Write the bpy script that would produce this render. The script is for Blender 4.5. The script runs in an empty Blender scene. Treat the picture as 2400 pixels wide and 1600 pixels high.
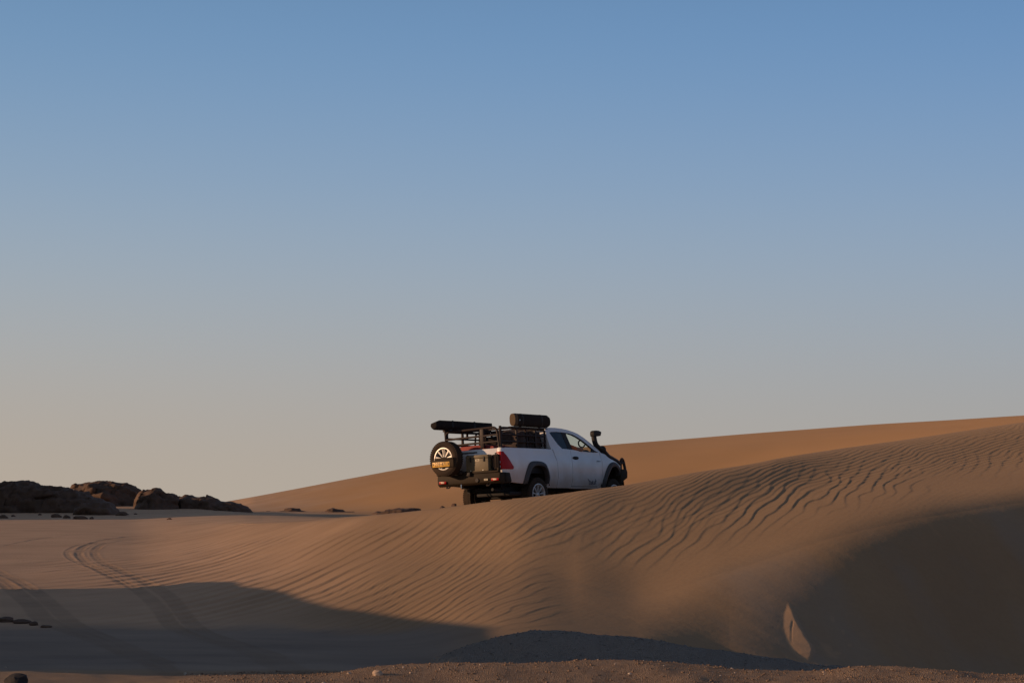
import bpy, bmesh, math, random
import numpy as np
from mathutils import Vector, Matrix

C = bpy.context.scene.collection
R = math.radians
rng = np.random.default_rng(7)
random.seed(11)

# ------------------------------------------------------------------ camera
F = 4500.0            # focal length in pixels of the 2400 px wide photograph
YH = 1178.0           # row of the level horizon
PITCH = math.atan((YH - 800) / F)
cam_d = bpy.data.cameras.new('camera')
cam_d.sensor_width = 36.0
cam_d.lens = 36.0 * F / 2400.0
cam_d.clip_start = 0.5
cam_d.clip_end = 20000
cam = bpy.data.objects.new('camera', cam_d)
C.objects.link(cam)
cam.rotation_euler = (math.pi / 2 + PITCH, 0, 0)
bpy.context.scene.camera = cam

# ------------------------------------------------------------------ light
SUN_AZ = R(-96.0)     # compass angle from +Y towards +X
SUN_EL = R(11.5)
w = bpy.data.worlds.new('World')
bpy.context.scene.world = w
w.use_nodes = True
nt = w.node_tree
for n in list(nt.nodes):
    nt.nodes.remove(n)
sky = nt.nodes.new('ShaderNodeTexSky')
sky.sky_type = 'NISHITA'
sky.sun_disc = False
sky.sun_elevation = SUN_EL
sky.sun_rotation = SUN_AZ % (2 * math.pi)
sky.altitude = 600
sky.air_density = 1.0
sky.dust_density = 0.5
sky.ozone_density = 3.0
# hand-set gradient: dusty air near the horizon, upper sky coloured to tint the shade,
# the same all round but for a warm side towards the sun, with a little physical sky mixed in high up
N = nt.nodes.new; Lk = nt.links.new
tc = N('ShaderNodeTexCoord'); sx = N('ShaderNodeSeparateXYZ'); Lk(tc.outputs['Generated'], sx.inputs[0])
ramp = N('ShaderNodeValToRGB'); ramp.color_ramp.interpolation = 'B_SPLINE'
el = ramp.color_ramp.elements
def srgb(c): return tuple((v / 255 / 12.92 if v / 255 <= 0.04045 else ((v / 255 + 0.055) / 1.055) ** 2.4) for v in c)
stops = [(0.0, (176, 166, 154)), (2.0, (172, 165, 157)), (4.5, (164, 168, 171)), (7.0, (151, 167, 183)), (9.5, (136, 161, 188)), (12.5, (117, 151, 188)),
         (15.5, (103, 141, 182)), (22, (97, 118, 146)), (35, (88, 92, 105)), (60, (79, 75, 81)), (90, (73, 68, 72))]
stops = [(math.sin(R(e_)), srgb(c_)) for e_, c_ in stops]
while len(el) < len(stops): el.new(0.5)
for e_, (p_, c_) in zip(el, stops): e_.position = p_; e_.color = (*c_, 1)
Lk(sx.outputs[2], ramp.inputs[0])
warm = N('ShaderNodeCombineXYZ')       # warmer towards the sun, bluer away from it
for i_, k_ in enumerate((-0.26, -0.12, 0.05)):
    m_ = N('ShaderNodeMath'); m_.operation = 'MULTIPLY_ADD'; Lk(sx.outputs[0], m_.inputs[0]); m_.inputs[1].default_value = k_; m_.inputs[2].default_value = 1.0
    Lk(m_.outputs[0], warm.inputs[i_])
mu = N('ShaderNodeVectorMath'); mu.operation = 'MULTIPLY'; Lk(ramp.outputs[0], mu.inputs[0]); Lk(warm.outputs[0], mu.inputs[1])
sc_ = N('ShaderNodeVectorMath'); sc_.operation = 'SCALE'; Lk(mu.outputs[0], sc_.inputs[0]); sc_.inputs['Scale'].default_value = 10.0
dm = N('ShaderNodeMapRange'); dm.inputs[1].default_value = math.sin(R(15)); dm.inputs[2].default_value = math.sin(R(50)); dm.inputs[3].default_value = 0.0; dm.inputs[4].default_value = 0.2
dm.interpolation_type = 'SMOOTHSTEP'
Lk(sx.outputs[2], dm.inputs[0])
mxs = N('ShaderNodeMix'); mxs.data_type = 'RGBA'; Lk(dm.outputs[0], mxs.inputs[0]); Lk(sc_.outputs[0], mxs.inputs[6]); Lk(sky.outputs[0], mxs.inputs[7])
bg = N('ShaderNodeBackground')
bg.inputs['Strength'].default_value = 0.10
wo = N('ShaderNodeOutputWorld')
Lk(mxs.outputs[2], bg.inputs[0])
Lk(bg.outputs[0], wo.inputs[0])

sun_d = bpy.data.lights.new('sun', 'SUN')
sun_d.energy = 3.7
sun_d.angle = R(0.5)
sun_d.color = (1.0, 0.62, 0.36)
sun = bpy.data.objects.new('sun', sun_d)
C.objects.link(sun)
S = Vector((math.sin(SUN_AZ) * math.cos(SUN_EL), math.cos(SUN_AZ) * math.cos(SUN_EL), math.sin(SUN_EL)))
sun.rotation_euler = S.to_track_quat('Z', 'Y').to_euler()
sun.location = (-60, 0, 40)

vs = bpy.context.scene.view_settings
vs.view_transform = 'Standard'
vs.look = 'None'
vs.gamma = 1.0
vs.use_curve_mapping = False
vs.exposure = 0.0

# ------------------------------------------------------------------ helpers
def tag(o, label=None, cat=None, group=None, kind=None):
    if label: o['label'] = label
    if cat: o['category'] = cat
    if group: o['group'] = group
    if kind: o['kind'] = kind
    return o

def link(name, me, mat=None, parent=None):
    o = bpy.data.objects.new(name, me)
    C.objects.link(o)
    if mat is not None:
        me.materials.append(mat)
    if parent is not None:
        o.parent = parent
    return o

def fin(name, bm, mat, parent=None, smooth=None, bevel=None):
    """turn a bmesh into ONE object; smooth = crease angle in degrees"""
    bmesh.ops.recalc_face_normals(bm, faces=bm.faces)
    if bevel:
        es = [e for e in bm.edges if len(e.link_faces) == 2 and e.calc_face_angle(0) > 0.6]
        bmesh.ops.bevel(bm, geom=es, offset=bevel, segments=2, affect='EDGES', profile=0.5, clamp_overlap=True)
    me = bpy.data.meshes.new(name)
    if smooth is not None:
        for f in bm.faces: f.smooth = True
        for e in bm.edges:
            if len(e.link_faces) == 2 and e.calc_face_angle(0) > R(smooth):
                e.smooth = False
    bm.to_mesh(me)
    bm.free()
    return link(name, me, mat, parent)

def grid_mesh(name, P, mat, parent=None, smooth=True):
    """P: (rows, cols, 3)"""
    r, c = P.shape[:2]
    me = bpy.data.meshes.new(name)
    idx = np.arange(r * c).reshape(r, c)
    q = np.stack([idx[:-1, :-1], idx[:-1, 1:], idx[1:, 1:], idx[1:, :-1]], -1).reshape(-1, 4)
    me.vertices.add(r * c)
    me.vertices.foreach_set('co', P.astype(np.float32).ravel())
    me.loops.add(q.size)
    me.loops.foreach_set('vertex_index', q.astype(np.int32).ravel())
    me.polygons.add(len(q))
    me.polygons.foreach_set('loop_start', (np.arange(len(q)) * 4).astype(np.int32))
    me.polygons.foreach_set('loop_total', np.full(len(q), 4, np.int32))
    me.update(calc_edges=True)
    if smooth:
        me.polygons.foreach_set('use_smooth', np.ones(len(q), bool))
    return link(name, me, mat, parent)

def _h(ix, iy, seed):
    n = (ix.astype(np.int64) * 374761393 + iy.astype(np.int64) * 668265263 + seed * 974634777) & 0x7fffffff
    n = ((n ^ (n >> 13)) * 1274126177) & 0x7fffffff
    return ((n ^ (n >> 16)) & 0xffff) / 65535.0

def vnoise(x, y, seed=0):
    ix = np.floor(x); iy = np.floor(y)
    fx = x - ix; fy = y - iy
    fx = fx * fx * fx * (fx * (fx * 6 - 15) + 10); fy = fy * fy * fy * (fy * (fy * 6 - 15) + 10)
    a = _h(ix, iy, seed); b = _h(ix + 1, iy, seed); c = _h(ix, iy + 1, seed); d = _h(ix + 1, iy + 1, seed)
    return (a * (1 - fx) + b * fx) * (1 - fy) + (c * (1 - fx) + d * fx) * fy * 1.0 - 0.5 + 0.0

def fbm(x, y, seed=0, octs=4, gain=0.5):
    s = 0; a = 1.0
    for o in range(octs):
        s = s + a * vnoise(x * 2 ** o + 17.3 * o, y * 2 ** o - 9.1 * o, seed + o)
        a *= gain
    return s

def pchip(xs, ys, x):
    xs = np.asarray(xs, float); ys = np.asarray(ys, float); x = np.clip(np.asarray(x, float), xs[0], xs[-1])
    h = np.diff(xs); dl = np.diff(ys) / h
    m = np.zeros_like(ys)
    for i in range(1, len(xs) - 1):
        if dl[i - 1] * dl[i] > 0:
            w1 = 2 * h[i] + h[i - 1]; w2 = h[i] + 2 * h[i - 1]
            m[i] = (w1 + w2) / (w1 / dl[i - 1] + w2 / dl[i])
    m[0] = dl[0]; m[-1] = dl[-1]
    k = np.clip(np.searchsorted(xs, x) - 1, 0, len(xs) - 2)
    t = (x - xs[k]) / h[k]
    return ((2 * t**3 - 3 * t**2 + 1) * ys[k] + (t**3 - 2 * t**2 + t) * h[k] * m[k]
            + (-2 * t**3 + 3 * t**2) * ys[k + 1] + (t**3 - t**2) * h[k] * m[k + 1])

def sm(a, b, x):
    t = np.clip((x - a) / (b - a), 0, 1)
    return t * t * (3 - 2 * t)

# ------------------------------------------------------------------ materials
def new_mat(name):
    m = bpy.data.materials.new(name)
    m.use_nodes = True
    return m, m.node_tree, m.node_tree.nodes['Principled BSDF']

def mat(name, col, rough=0.6, metal=0.0, var=0.12, scale=6.0, dust=0.0, dustcol=(0.36, 0.22, 0.12), coat=0.0, bump=0.0, spec=0.5):
    m, t, b = new_mat(name)
    tc = t.nodes.new('ShaderNodeTexCoord')
    no = t.nodes.new('ShaderNodeTexNoise'); no.inputs['Scale'].default_value = scale; no.inputs['Detail'].default_value = 5
    t.links.new(tc.outputs['Object'], no.inputs['Vector'])
    ra = t.nodes.new('ShaderNodeMix'); ra.data_type = 'RGBA'
    c = Vector(col)
    ra.inputs[6].default_value = (*(c * (1 - var)), 1); ra.inputs[7].default_value = (*(c * (1 + var)), 1)
    t.links.new(no.outputs['Fac'], ra.inputs[0])
    out = ra.outputs[2]
    if dust:
        n2 = t.nodes.new('ShaderNodeTexNoise'); n2.inputs['Scale'].default_value = 2.3; n2.inputs['Detail'].default_value = 7
        t.links.new(tc.outputs['Object'], n2.inputs['Vector'])
        mr = t.nodes.new('ShaderNodeMapRange'); mr.inputs[1].default_value = 0.35; mr.inputs[2].default_value = 0.75
        mr.inputs[3].default_value = dust * 0.3; mr.inputs[4].default_value = min(1, dust * 1.6)
        t.links.new(n2.outputs['Fac'], mr.inputs[0])
        mx = t.nodes.new('ShaderNodeMix'); mx.data_type = 'RGBA'
        t.links.new(mr.outputs[0], mx.inputs[0]); t.links.new(out, mx.inputs[6]); mx.inputs[7].default_value = (*dustcol, 1)
        out = mx.outputs[2]
    t.links.new(out, b.inputs['Base Color'])
    b.inputs['Roughness'].default_value = rough
    b.inputs['Metallic'].default_value = metal
    b.inputs['Coat Weight'].default_value = coat
    b.inputs['Specular IOR Level'].default_value = spec
    if bump:
        bp = t.nodes.new('ShaderNodeBump'); bp.inputs['Strength'].default_value = bump; bp.inputs['Distance'].default_value = 0.02
        n3 = t.nodes.new('ShaderNodeTexNoise'); n3.inputs['Scale'].default_value = scale * 4; n3.inputs['Detail'].default_value = 6
        t.links.new(tc.outputs['Object'], n3.inputs['Vector']); t.links.new(n3.outputs['Fac'], bp.inputs['Height'])
        t.links.new(bp.outputs[0], b.inputs['Normal'])
    return m

def sand_material():
    m, t, b = new_mat('desert_sand')
    geo = t.nodes.new('ShaderNodeNewGeometry')
    at = t.nodes.new('ShaderNodeAttribute'); at.attribute_name = 'zone'
    at2 = t.nodes.new('ShaderNodeAttribute'); at2.attribute_name = 'wear_light'
    sp = t.nodes.new('ShaderNodeSeparateColor'); t.links.new(at.outputs['Color'], sp.inputs[0])
    sp2 = t.nodes.new('ShaderNodeSeparateColor'); t.links.new(at2.outputs['Color'], sp2.inputs[0])
    def noise(scale, detail=4, stretch=None):
        n = t.nodes.new('ShaderNodeTexNoise'); n.inputs['Scale'].default_value = scale; n.inputs['Detail'].default_value = detail
        if stretch:
            mp = t.nodes.new('ShaderNodeMapping'); mp.inputs['Scale'].default_value = stretch
            t.links.new(geo.outputs['Position'], mp.inputs[0]); t.links.new(mp.outputs[0], n.inputs['Vector'])
        else:
            t.links.new(geo.outputs['Position'], n.inputs['Vector'])
        return n.outputs['Fac']
    def mix(f, a, bb):
        x = t.nodes.new('ShaderNodeMix'); x.data_type = 'RGBA'
        if isinstance(f, (int, float)): x.inputs[0].default_value = f
        else: t.links.new(f, x.inputs[0])
        for k, v in ((6, a), (7, bb)):
            if isinstance(v, tuple): x.inputs[k].default_value = (*v, 1)
            else: t.links.new(v, x.inputs[k])
        return x.outputs[2]
    def mr(f, a, b_, lo=0.0, hi=1.0):
        x = t.nodes.new('ShaderNodeMapRange')
        t.links.new(f, x.inputs[0])
        for i, v in enumerate((a, b_, lo, hi)): x.inputs[i + 1].default_value = v
        return x.outputs[0]
    def mul(a, b_):
        x = t.nodes.new('ShaderNodeMath'); x.operation = 'MULTIPLY'
        t.links.new(a, x.inputs[0])
        if isinstance(b_, float): x.inputs[1].default_value = b_
        else: t.links.new(b_, x.inputs[1])
        return x.outputs[0]
    base = mix(mr(noise(0.25, 5), 0.3, 0.7), SAND_A, SAND_B)
    base = mix(mr(noise(9, 3), 0.3, 0.75, 0, 0.35), base, SAND_C)
    orange = mix(mr(noise(0.06, 5), 0.3, 0.7), DUNE_A, DUNE_B)
    base = mix(sp.outputs[2], base, orange)
    base = mix(at.outputs['Alpha'], base, mix(mr(noise(0.5, 5), 0.3, 0.7), FLAT_A, FLAT_B))
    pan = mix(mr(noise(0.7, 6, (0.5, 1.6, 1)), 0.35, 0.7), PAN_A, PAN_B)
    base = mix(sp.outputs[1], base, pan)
    vor = t.nodes.new('ShaderNodeTexVoronoi'); vor.inputs['Scale'].default_value = 55
    t.links.new(geo.outputs['Position'], vor.inputs['Vector'])
    sc = t.nodes.new('ShaderNodeSeparateColor'); t.links.new(vor.outputs['Color'], sc.inputs[0])
    peb = mix(mr(sc.outputs[0], 0.0, 1.0), GRAV_A, GRAV_B)
    peb = mix(mr(sc.outputs[1], 0.95, 0.97), peb, (0.42, 0.34, 0.27))
    peb = mix(mr(noise(1.3, 4), 0.35, 0.7, 0, 0.6), peb, GRAV_B)
    base = mix(sp.outputs[0], base, peb)
    base = mix(sp2.outputs[0], base, (0.20, 0.135, 0.085))      # churned wheel ruts: darker, damp sand
    base = mix(sp2.outputs[1], base, (0.62, 0.36, 0.18))        # sunlight on the scuff painted as warm sand, plus pale slump streaks
    base = mix(sp2.outputs[2], base, (0.27, 0.25, 0.23))       # dark heavy grains on the slip face
    t.links.new(base, b.inputs['Base Color'])
    b.inputs['Roughness'].default_value = 0.95
    b.inputs['Specular IOR Level'].default_value = 0.15
    try: b.inputs['Diffuse Roughness'].default_value = 0.6
    except Exception: pass
    # fine relief: grain and crumbs
    bp = t.nodes.new('ShaderNodeBump'); bp.inputs['Strength'].default_value = 0.3; bp.inputs['Distance'].default_value = 0.01
    t.links.new(noise(14, 6), bp.inputs['Height'])
    bp2 = t.nodes.new('ShaderNodeBump'); bp2.inputs['Distance'].default_value = 0.03
    t.links.new(mul(sp.outputs[0], 0.9), bp2.inputs['Strength'])
    t.links.new(vor.outputs['Distance'], bp2.inputs['Height']); t.links.new(bp.outputs[0], bp2.inputs['Normal'])
    t.links.new(bp2.outputs[0], b.inputs['Normal'])
    return m

SAND_A = (0.31, 0.205, 0.120); SAND_B = (0.36, 0.24, 0.140); SAND_C = (0.27, 0.176, 0.105)
FLAT_A = (0.46, 0.30, 0.185); FLAT_B = (0.56, 0.368, 0.23)
DUNE_A = (0.46, 0.262, 0.115); DUNE_B = (0.52, 0.295, 0.13)
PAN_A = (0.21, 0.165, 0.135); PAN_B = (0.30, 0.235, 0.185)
GRAV_A = (0.21, 0.145, 0.10); GRAV_B = (0.42, 0.295, 0.20)
M_SAND = sand_material()

# ------------------------------------------------------------------ truck frame (needed by the ground under it)
T_POS = Vector((-0.127, 43.88, -0.169))
T_YAW, T_PITCH, T_ROLL = R(36.05), R(0.0), R(2.81)
tf = Vector((math.sin(T_YAW) * math.cos(T_PITCH), math.cos(T_YAW) * math.cos(T_PITCH), math.sin(T_PITCH)))
l0 = Vector((-math.cos(T_YAW), math.sin(T_YAW), 0)); u0 = tf.cross(l0)
tl = l0 * math.cos(T_ROLL) - u0 * math.sin(T_ROLL); tu = tf.cross(tl)
TM = Matrix(((tf.x, tl.x, tu.x, T_POS.x), (tf.y, tl.y, tu.y, T_POS.y), (tf.z, tl.z, tu.z, T_POS.z), (0, 0, 0, 1)))
TYRE_Z = -0.072       # height of the tyre contact in truck coordinates

# ------------------------------------------------------------------ terrain
def yz(y, d):         # height of a point seen at photograph row y at depth d
    return np.tan(PITCH + np.arctan((800.0 - np.asarray(y, float)) / F)) * np.asarray(d, float)

def feature(dx, dd, yx=None, yy=None, z=None):
    def f(X):
        d = pchip(dx, dd, X)
        if z is not None:
            return d, pchip(z[0], z[1], X)
        return d, yz(pchip(yx, yy, X), d)
    return f
A0 = feature([-9000, 9000], [2.5, 2.5], z=([-9000, 9000], [-1.7, -1.7]))
FB = feature([-9000, 9000], [24.3, 24.3], z=([-9000, 9000], [-2.30, -2.30]))
FC = feature([-9000, 9000], [26, 26], [-9000, -1500, 0, 400, 750, 900, 1020, 1300, 1500, 1900, 2000, 2400, 2900, 9000],
             [1565, 1570, 1575, 1592, 1584, 1566, 1557, 1554, 1556, 1569, 1564, 1583, 1590, 1590])
FD = feature([-9000, 9000], [28, 28], z=([-9000, 600, 900, 1100, 2000, 2400, 9000], [-2.37, -2.38, -2.42, -2.50, -2.56, -2.70, -2.9]))
FE = feature([-9000, 600, 900, 1200, 1500, 1700, 2000, 2400, 2900, 4000, 9000], [33, 33, 32.5, 31, 31, 31.2, 32.4, 34.9, 38.3, 44, 54],
             [-9000, 0, 600, 900, 1200, 1500, 1700, 2000, 2400, 9000], [1475, 1480, 1480, 1490, 1480, 1512, 1548, 1568, 1592, 1592])
FF = feature([-9000, 0, 300, 600, 900, 1200, 1500, 1700, 2000, 2400, 2900, 4000, 9000], [46, 46, 45.3, 42.6, 38.8, 36.3, 34.6, 35.5, 37.4, 40.6, 44.5, 51, 62],
             [-9000, 0, 300, 600, 900, 1200, 1350, 1500, 1700, 2000, 2400, 2900, 4000, 9000], [1365, 1365, 1365, 1350, 1325, 1320, 1355, 1390, 1335, 1240, 1168, 1112, 1020, 960])
GX = [-9000, 0, 255, 500, 678, 831, 1018, 1079, 1144, 1210, 1300, 1400, 1460, 1524, 1626, 1760, 1824, 1951, 2060, 2147, 2248, 2400, 2900, 4000, 9000]
GY = [1222, 1225, 1226, 1227, 1223, 1211, 1192, 1184, 1175.5, 1168, 1158, 1144.5, 1137, 1126, 1107, 1087, 1074, 1054, 1039, 1027, 1012, 990, 940, 860, 820]
FG = feature([-9000, 300, 450, 600, 750, 900, 1050, 1200, 1350, 1500, 1700, 2000, 2400, 2900, 9000], [95, 95, 84, 68, 56, 48, 43.4, 41.0, 40.6, 41.5, 42.9, 47.6, 53, 58, 90], GX, GY)
FH = feature([-9000, 450, 600, 750, 900, 1050, 1200, 1350, 1500, 1700, 2000, 2400, 2900, 9000], [125, 125, 120, 108, 90, 72, 52, 52, 54, 62, 72, 85, 100, 140],
             z=([-9000, 300, 450, 600, 750, 900, 1050, 1200, 1350, 1500, 1700, 2000, 2400, 2900, 9000], [-0.6, -0.6, -0.6, -0.68, -0.78, -0.95, -0.95, -0.5, -0.35, -0.3, 0.0, 0.8, 2.2, 3.5, 5]))
FI = feature([-9000, 500, 800, 1000, 1200, 1600, 9000], [160, 158, 146, 134, 125, 120, 120], [-9000, 250, 450, 520, 600, 900, 1050, 1200, 1500, 1700, 2000, 2400, 9000], [1179, 1179, 1183, 1191, 1199, 1200, 1199, 1197, 1180, 1160, 1115, 1060, 1000])
FJ = feature([-9000, 450, 600, 9000], [240, 240, 192, 192], [-9000, 440, 500, 551, 678, 831, 1010, 1200, 1460, 1536, 1760, 1900, 2060, 2233, 2400, 2900, 4000, 9000],
             [1180, 1182, 1179, 1171, 1148, 1119, 1088, 1066, 1041, 1035.5, 1018, 1008, 997, 988, 978, 955, 930, 900])
FK = feature([-9000, 9000], [330, 330], z=([-9000, 9000], [-1.0, -1.0]))
FL = feature([-9000, 9000], [1200, 1200], z=([-9000, 9000], [-3.0, -3.0]))
FM = feature([-9000, 9000], [9000, 9000], z=([-9000, 9000], [-30.0, -30.0]))
feats = [A0, FB, FC, FD, FE, FF, FG, FH, FI, FJ, FK, FL, FM]
rows = [14, 26, 34, 90, 190, 180, 170, 80, 40, 60, 16, 6, 6]

# tyre tracks, traced where they lie on the ground: (photo x, feature coordinate)
MOUND = ([-9000, 980, 1020, 1100, 1180, 1250, 1330, 1400, 1500, 1600, 1700, 1800, 1950, 2100, 9000],
         [1600, 1580, 1545, 1510, 1490, 1479, 1478, 1485, 1497, 1511, 1526, 1540, 1560, 1580, 1600])

cols = np.concatenate([np.linspace(-8000, -700, 60, endpoint=False), np.linspace(-700, -60, 60, endpoint=False),
                       np.linspace(-60, 2460, 1000), np.linspace(2460, 3200, 60)[1:], np.linspace(3200, 8500, 40)[1:]])
fd = np.stack([f(cols)[0] for f in feats]); fz = np.stack([f(cols)[1] for f in feats])
# a rounded shoulder between brink (5) and crest (6) on the high right part of the dune
md = np.sqrt(fd[5] * fd[6])
mz = np.array([pchip(fd[:, j], fz[:, j], md[j]) for j in range(len(cols))])
k_ = sm(1200, 1500, cols)
sd_ = pchip([1200, 1500, 1700, 2000, 2400, 2900, 9000], [38.9, 38.0, 39.3, 42.0, 46.0, 50.5, 70], cols)
sz_ = pchip([1200, 1500, 1700, 2000, 2400, 2900, 9000], [-0.5, -0.50, -0.12, 0.48, 1.08, 1.75, 4.0], cols)
fd = np.insert(fd, 6, md * (1 - k_) + sd_ * k_, axis=0); fz = np.insert(fz, 6, mz * (1 - k_) + sz_ * k_, axis=0)
nodes = [0, 1, 2, 3, 4, 5, 5.5, 6, 7, 8, 9, 10, 11, 12]
sv = np.concatenate([nodes[i] + (nodes[i + 1] - nodes[i]) * np.arange(n) / n for i, n in enumerate(rows)] + [[nodes[-1]]])
# depth of each row: smooth in the feature coordinate, height: pchip in depth, column by column
D = np.empty((len(sv), len(cols))); Z = np.empty_like(D)
for j in range(len(cols)):
    dj = np.exp(np.interp(sv, nodes, np.log(fd[:, j])))
    D[:, j] = dj
    Z[:, j] = pchip(fd[:, j], fz[:, j], dj)
# the brink rolls over softly on the right
kr = sm(1250, 1500, cols)[None] * (sm(4.1, 4.5, sv) * (1 - sm(5.6, 5.9, sv)))[:, None]
Zs = Z.copy()
for _ in range(3):
    cs = np.cumsum(np.pad(Zs, ((20, 19), (0, 0)), 'edge'), axis=0)
    cs = np.concatenate([np.zeros((1, cs.shape[1])), cs])
    Zs = (cs[39:] - cs[:-39])[:len(sv)] / 39.0
Z = Z * (1 - kr) + Zs * kr
Xc = np.broadcast_to(cols, D.shape)
Sg = np.broadcast_to(sv[:, None], D.shape)
WX = (Xc - 1200) / F * (D * math.cos(PITCH) + Z * math.sin(PITCH))
WY = D.copy()
# broad natural unevenness
Z += 0.10 * fbm(WX / 6, WY / 9, 3, 3) * sm(3.0, 4.5, Sg) * (1 - sm(5.2, 5.9, Sg)) * (1 - sm(1350, 1500, Xc) * (1 - sm(4.7, 5.2, Sg)))
Z += (0.05 + 0.05 * (1 - sm(2.0, 2.6, Sg))) * fbm(WX / 1.7, WY / 1.5, 5, 4) * sm(0.2, 1.0, Sg) * (1 - sm(3.3, 3.9, Sg))
Z += 0.25 * fbm(WX / 14, WY / 18, 9, 3) * sm(7.2, 8, Sg) * (1 - sm(8.6, 9.0, Sg))
# the dark gravel mound
zm = yz(pchip(*MOUND, Xc), 29.0) + 0.05 * fbm(WX / 0.5, WY / 0.5, 22, 4) * sm(980, 1100, Xc)
wob = 0.25 * fbm(WX / 1.2, WY * 0 + 3, 21, 3)
front = np.exp(-np.clip((29.0 + wob - D) / 1.0, 0, 9) ** 2); back = np.exp(-np.clip((D - 29.0 - wob) / 0.8, 0, 9) ** 2)
prof = np.minimum(front, back)
lift = np.clip(zm - Z, 0, 9) * prof
Z += lift
mound_w = sm(0.01, 0.22, lift + 0.10 * fbm(WX / 0.22, WY / 0.3, 23, 3) * (lift > 0.002))
# the track the truck stands on
TMi = np.array(TM.inverted())
pz = T_POS.z + TYRE_Z - ((WX - T_POS.x) * tu.x + (WY - T_POS.y) * tu.y) / tu.z
lx = (WX - T_POS.x) * tf.x + (WY - T_POS.y) * tf.y
ly = (WX - T_POS.x) * (-math.cos(T_YAW)) + (WY - T_POS.y) * math.sin(T_YAW)
dist = np.hypot(np.clip(np.abs(lx - 1.3) - 2.3, 0, 99), np.clip(np.abs(ly) - 0.95, 0, 99))
wt = (1 - sm(0.2, 1.3, dist)) * sm(6.0, 6.25, Sg)
Z = Z * (1 - wt) + pz * wt

# wind ripples: long asymmetric crests, real relief
def ripple(ang, lam_pts, seed, warp, sharp=0.21, turn=None):
    ca, sa = math.cos(ang), math.sin(ang)
    u = WX * ca - WY * sa; v = WX * sa + WY * ca
    if turn: u = WX - np.interp(WX, turn[0], turn[1]) * (WY - 38.0)
    warp = warp * (0.35 + 0.65 * sm(-3.5, 1.0, WX)) if turn else warp
    u = u + warp * (fbm(WX / 1.6 + 5, WY / 2.6, seed, 3) * 1.1 + 0.35 * vnoise(WX / 0.55, WY / 0.9, seed + 5))
    uu = np.linspace(-60, 40, 2001)
    lam = np.interp(uu, lam_pts[0], lam_pts[1])
    ph = np.concatenate([[0], np.cumsum((uu[1] - uu[0]) / lam[:-1])])
    p = np.interp(u, uu, ph)
    # defects where crests fork and end
    p = p + (0.45 + 0.65 * sm(-3.5, 1.0, WX)) * fbm(WX / 2.2, WY / 3.6, seed + 9, 3)
    t_ = p - np.floor(p)
    up = np.clip(t_ / (1 - sharp), 0, 1); dn = np.clip((1 - t_) / sharp, 0, 1)
    return np.where(t_ < 1 - sharp, up ** 1.25, dn * dn * (3 - 2 * dn))
ANG = R(35)
rp = ripple(ANG, ([-60, -14, -8, -4.5, -2, 0, 4, 40], [1.0, 0.95, 0.85, 0.66, 0.44, 0.36, 0.33, 0.34]), 31, 0.45, turn=([-12, -6, -3, 0, 3, 6, 14], [0.50, 0.56, 0.64, 0.64, 0.52, 0.44, 0.38]))
colw = np.interp(Xc, [-600, 0, 300, 600, 900, 1300, 1650, 2050, 2400, 3000], [.08, .16, .50, .80, .80, .68, .62, .54, .42, .36])
lo = sm(3.85, 4.5, Sg) * (1 - sm(1100, 1400, Xc)) + sm(5.12, 5.42, Sg + 0.12 * fbm(WX / 1.2, WY / 2, 88, 3)) * sm(1100, 1400, Xc)
hi = 1 - sm(5.4, 5.88, Sg)
patchy = 0.25 + 1.35 * np.clip(fbm(WX / 2.0, WY / 3.5, 77, 4) + 0.45, 0, 1)
RA = np.clip(colw * lo * (0.12 + 0.88 * hi) * patchy, 0, 1.4) * (1 - sm(5.93, 6.05, Sg))
Z += (0.021 + 0.026 * (1 - sm(-5.5, -0.5, WX))) * RA * (rp - 0.45)
rp2 = ripple(R(33), ([-60, 40], [0.17, 0.15]), 131, 0.3, 0.35)
R2 = (1 - 0.85 * sm(1050, 1350, Xc) * (1 - sm(5.3, 5.6, Sg))) * (1 - sm(5.95, 6.05, Sg)) * sm(4.0, 4.4, Sg) * (1 - 0.8 * sm(1250, 1500, Xc) * (1 - sm(4.95, 5.15, Sg)))
Z += 0.006 * R2 * (rp2 - 0.5) * np.clip(1.2 - 0.5 * RA, 0.2, 1)

# photo position -> point on the ground (used to lay out tracks, stones and rocks)
def proj_rows(j):
    z, d = Z[:, j], D[:, j]
    return 800 - F * (z * math.cos(PITCH) - d * math.sin(PITCH)) / (d * math.cos(PITCH) + z * math.sin(PITCH))
def ground_at(x, y, smin=0.0):
    j = int(np.argmin(np.abs(cols - x)))
    pr = proj_rows(j)
    k0 = int(np.searchsorted(sv, smin))
    k = k0 + int(np.argmax(pr[k0:] <= y))
    return Vector((WX[k, j], WY[k, j], Z[k, j]))
def height_at(x, y):
    """terrain height under world x, y"""
    # column from direction, iterate once for the pitch term
    Xp = 1200 + F * x / (y * math.cos(PITCH))
    for _ in range(3):
        j = int(np.clip(np.searchsorted(cols, Xp), 1, len(cols) - 1))
        z = np.interp(y, D[:, j], Z[:, j])
        Xp = 1200 + F * x / (y * math.cos(PITCH) + z * math.sin(PITCH))
    return float(z)

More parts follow.
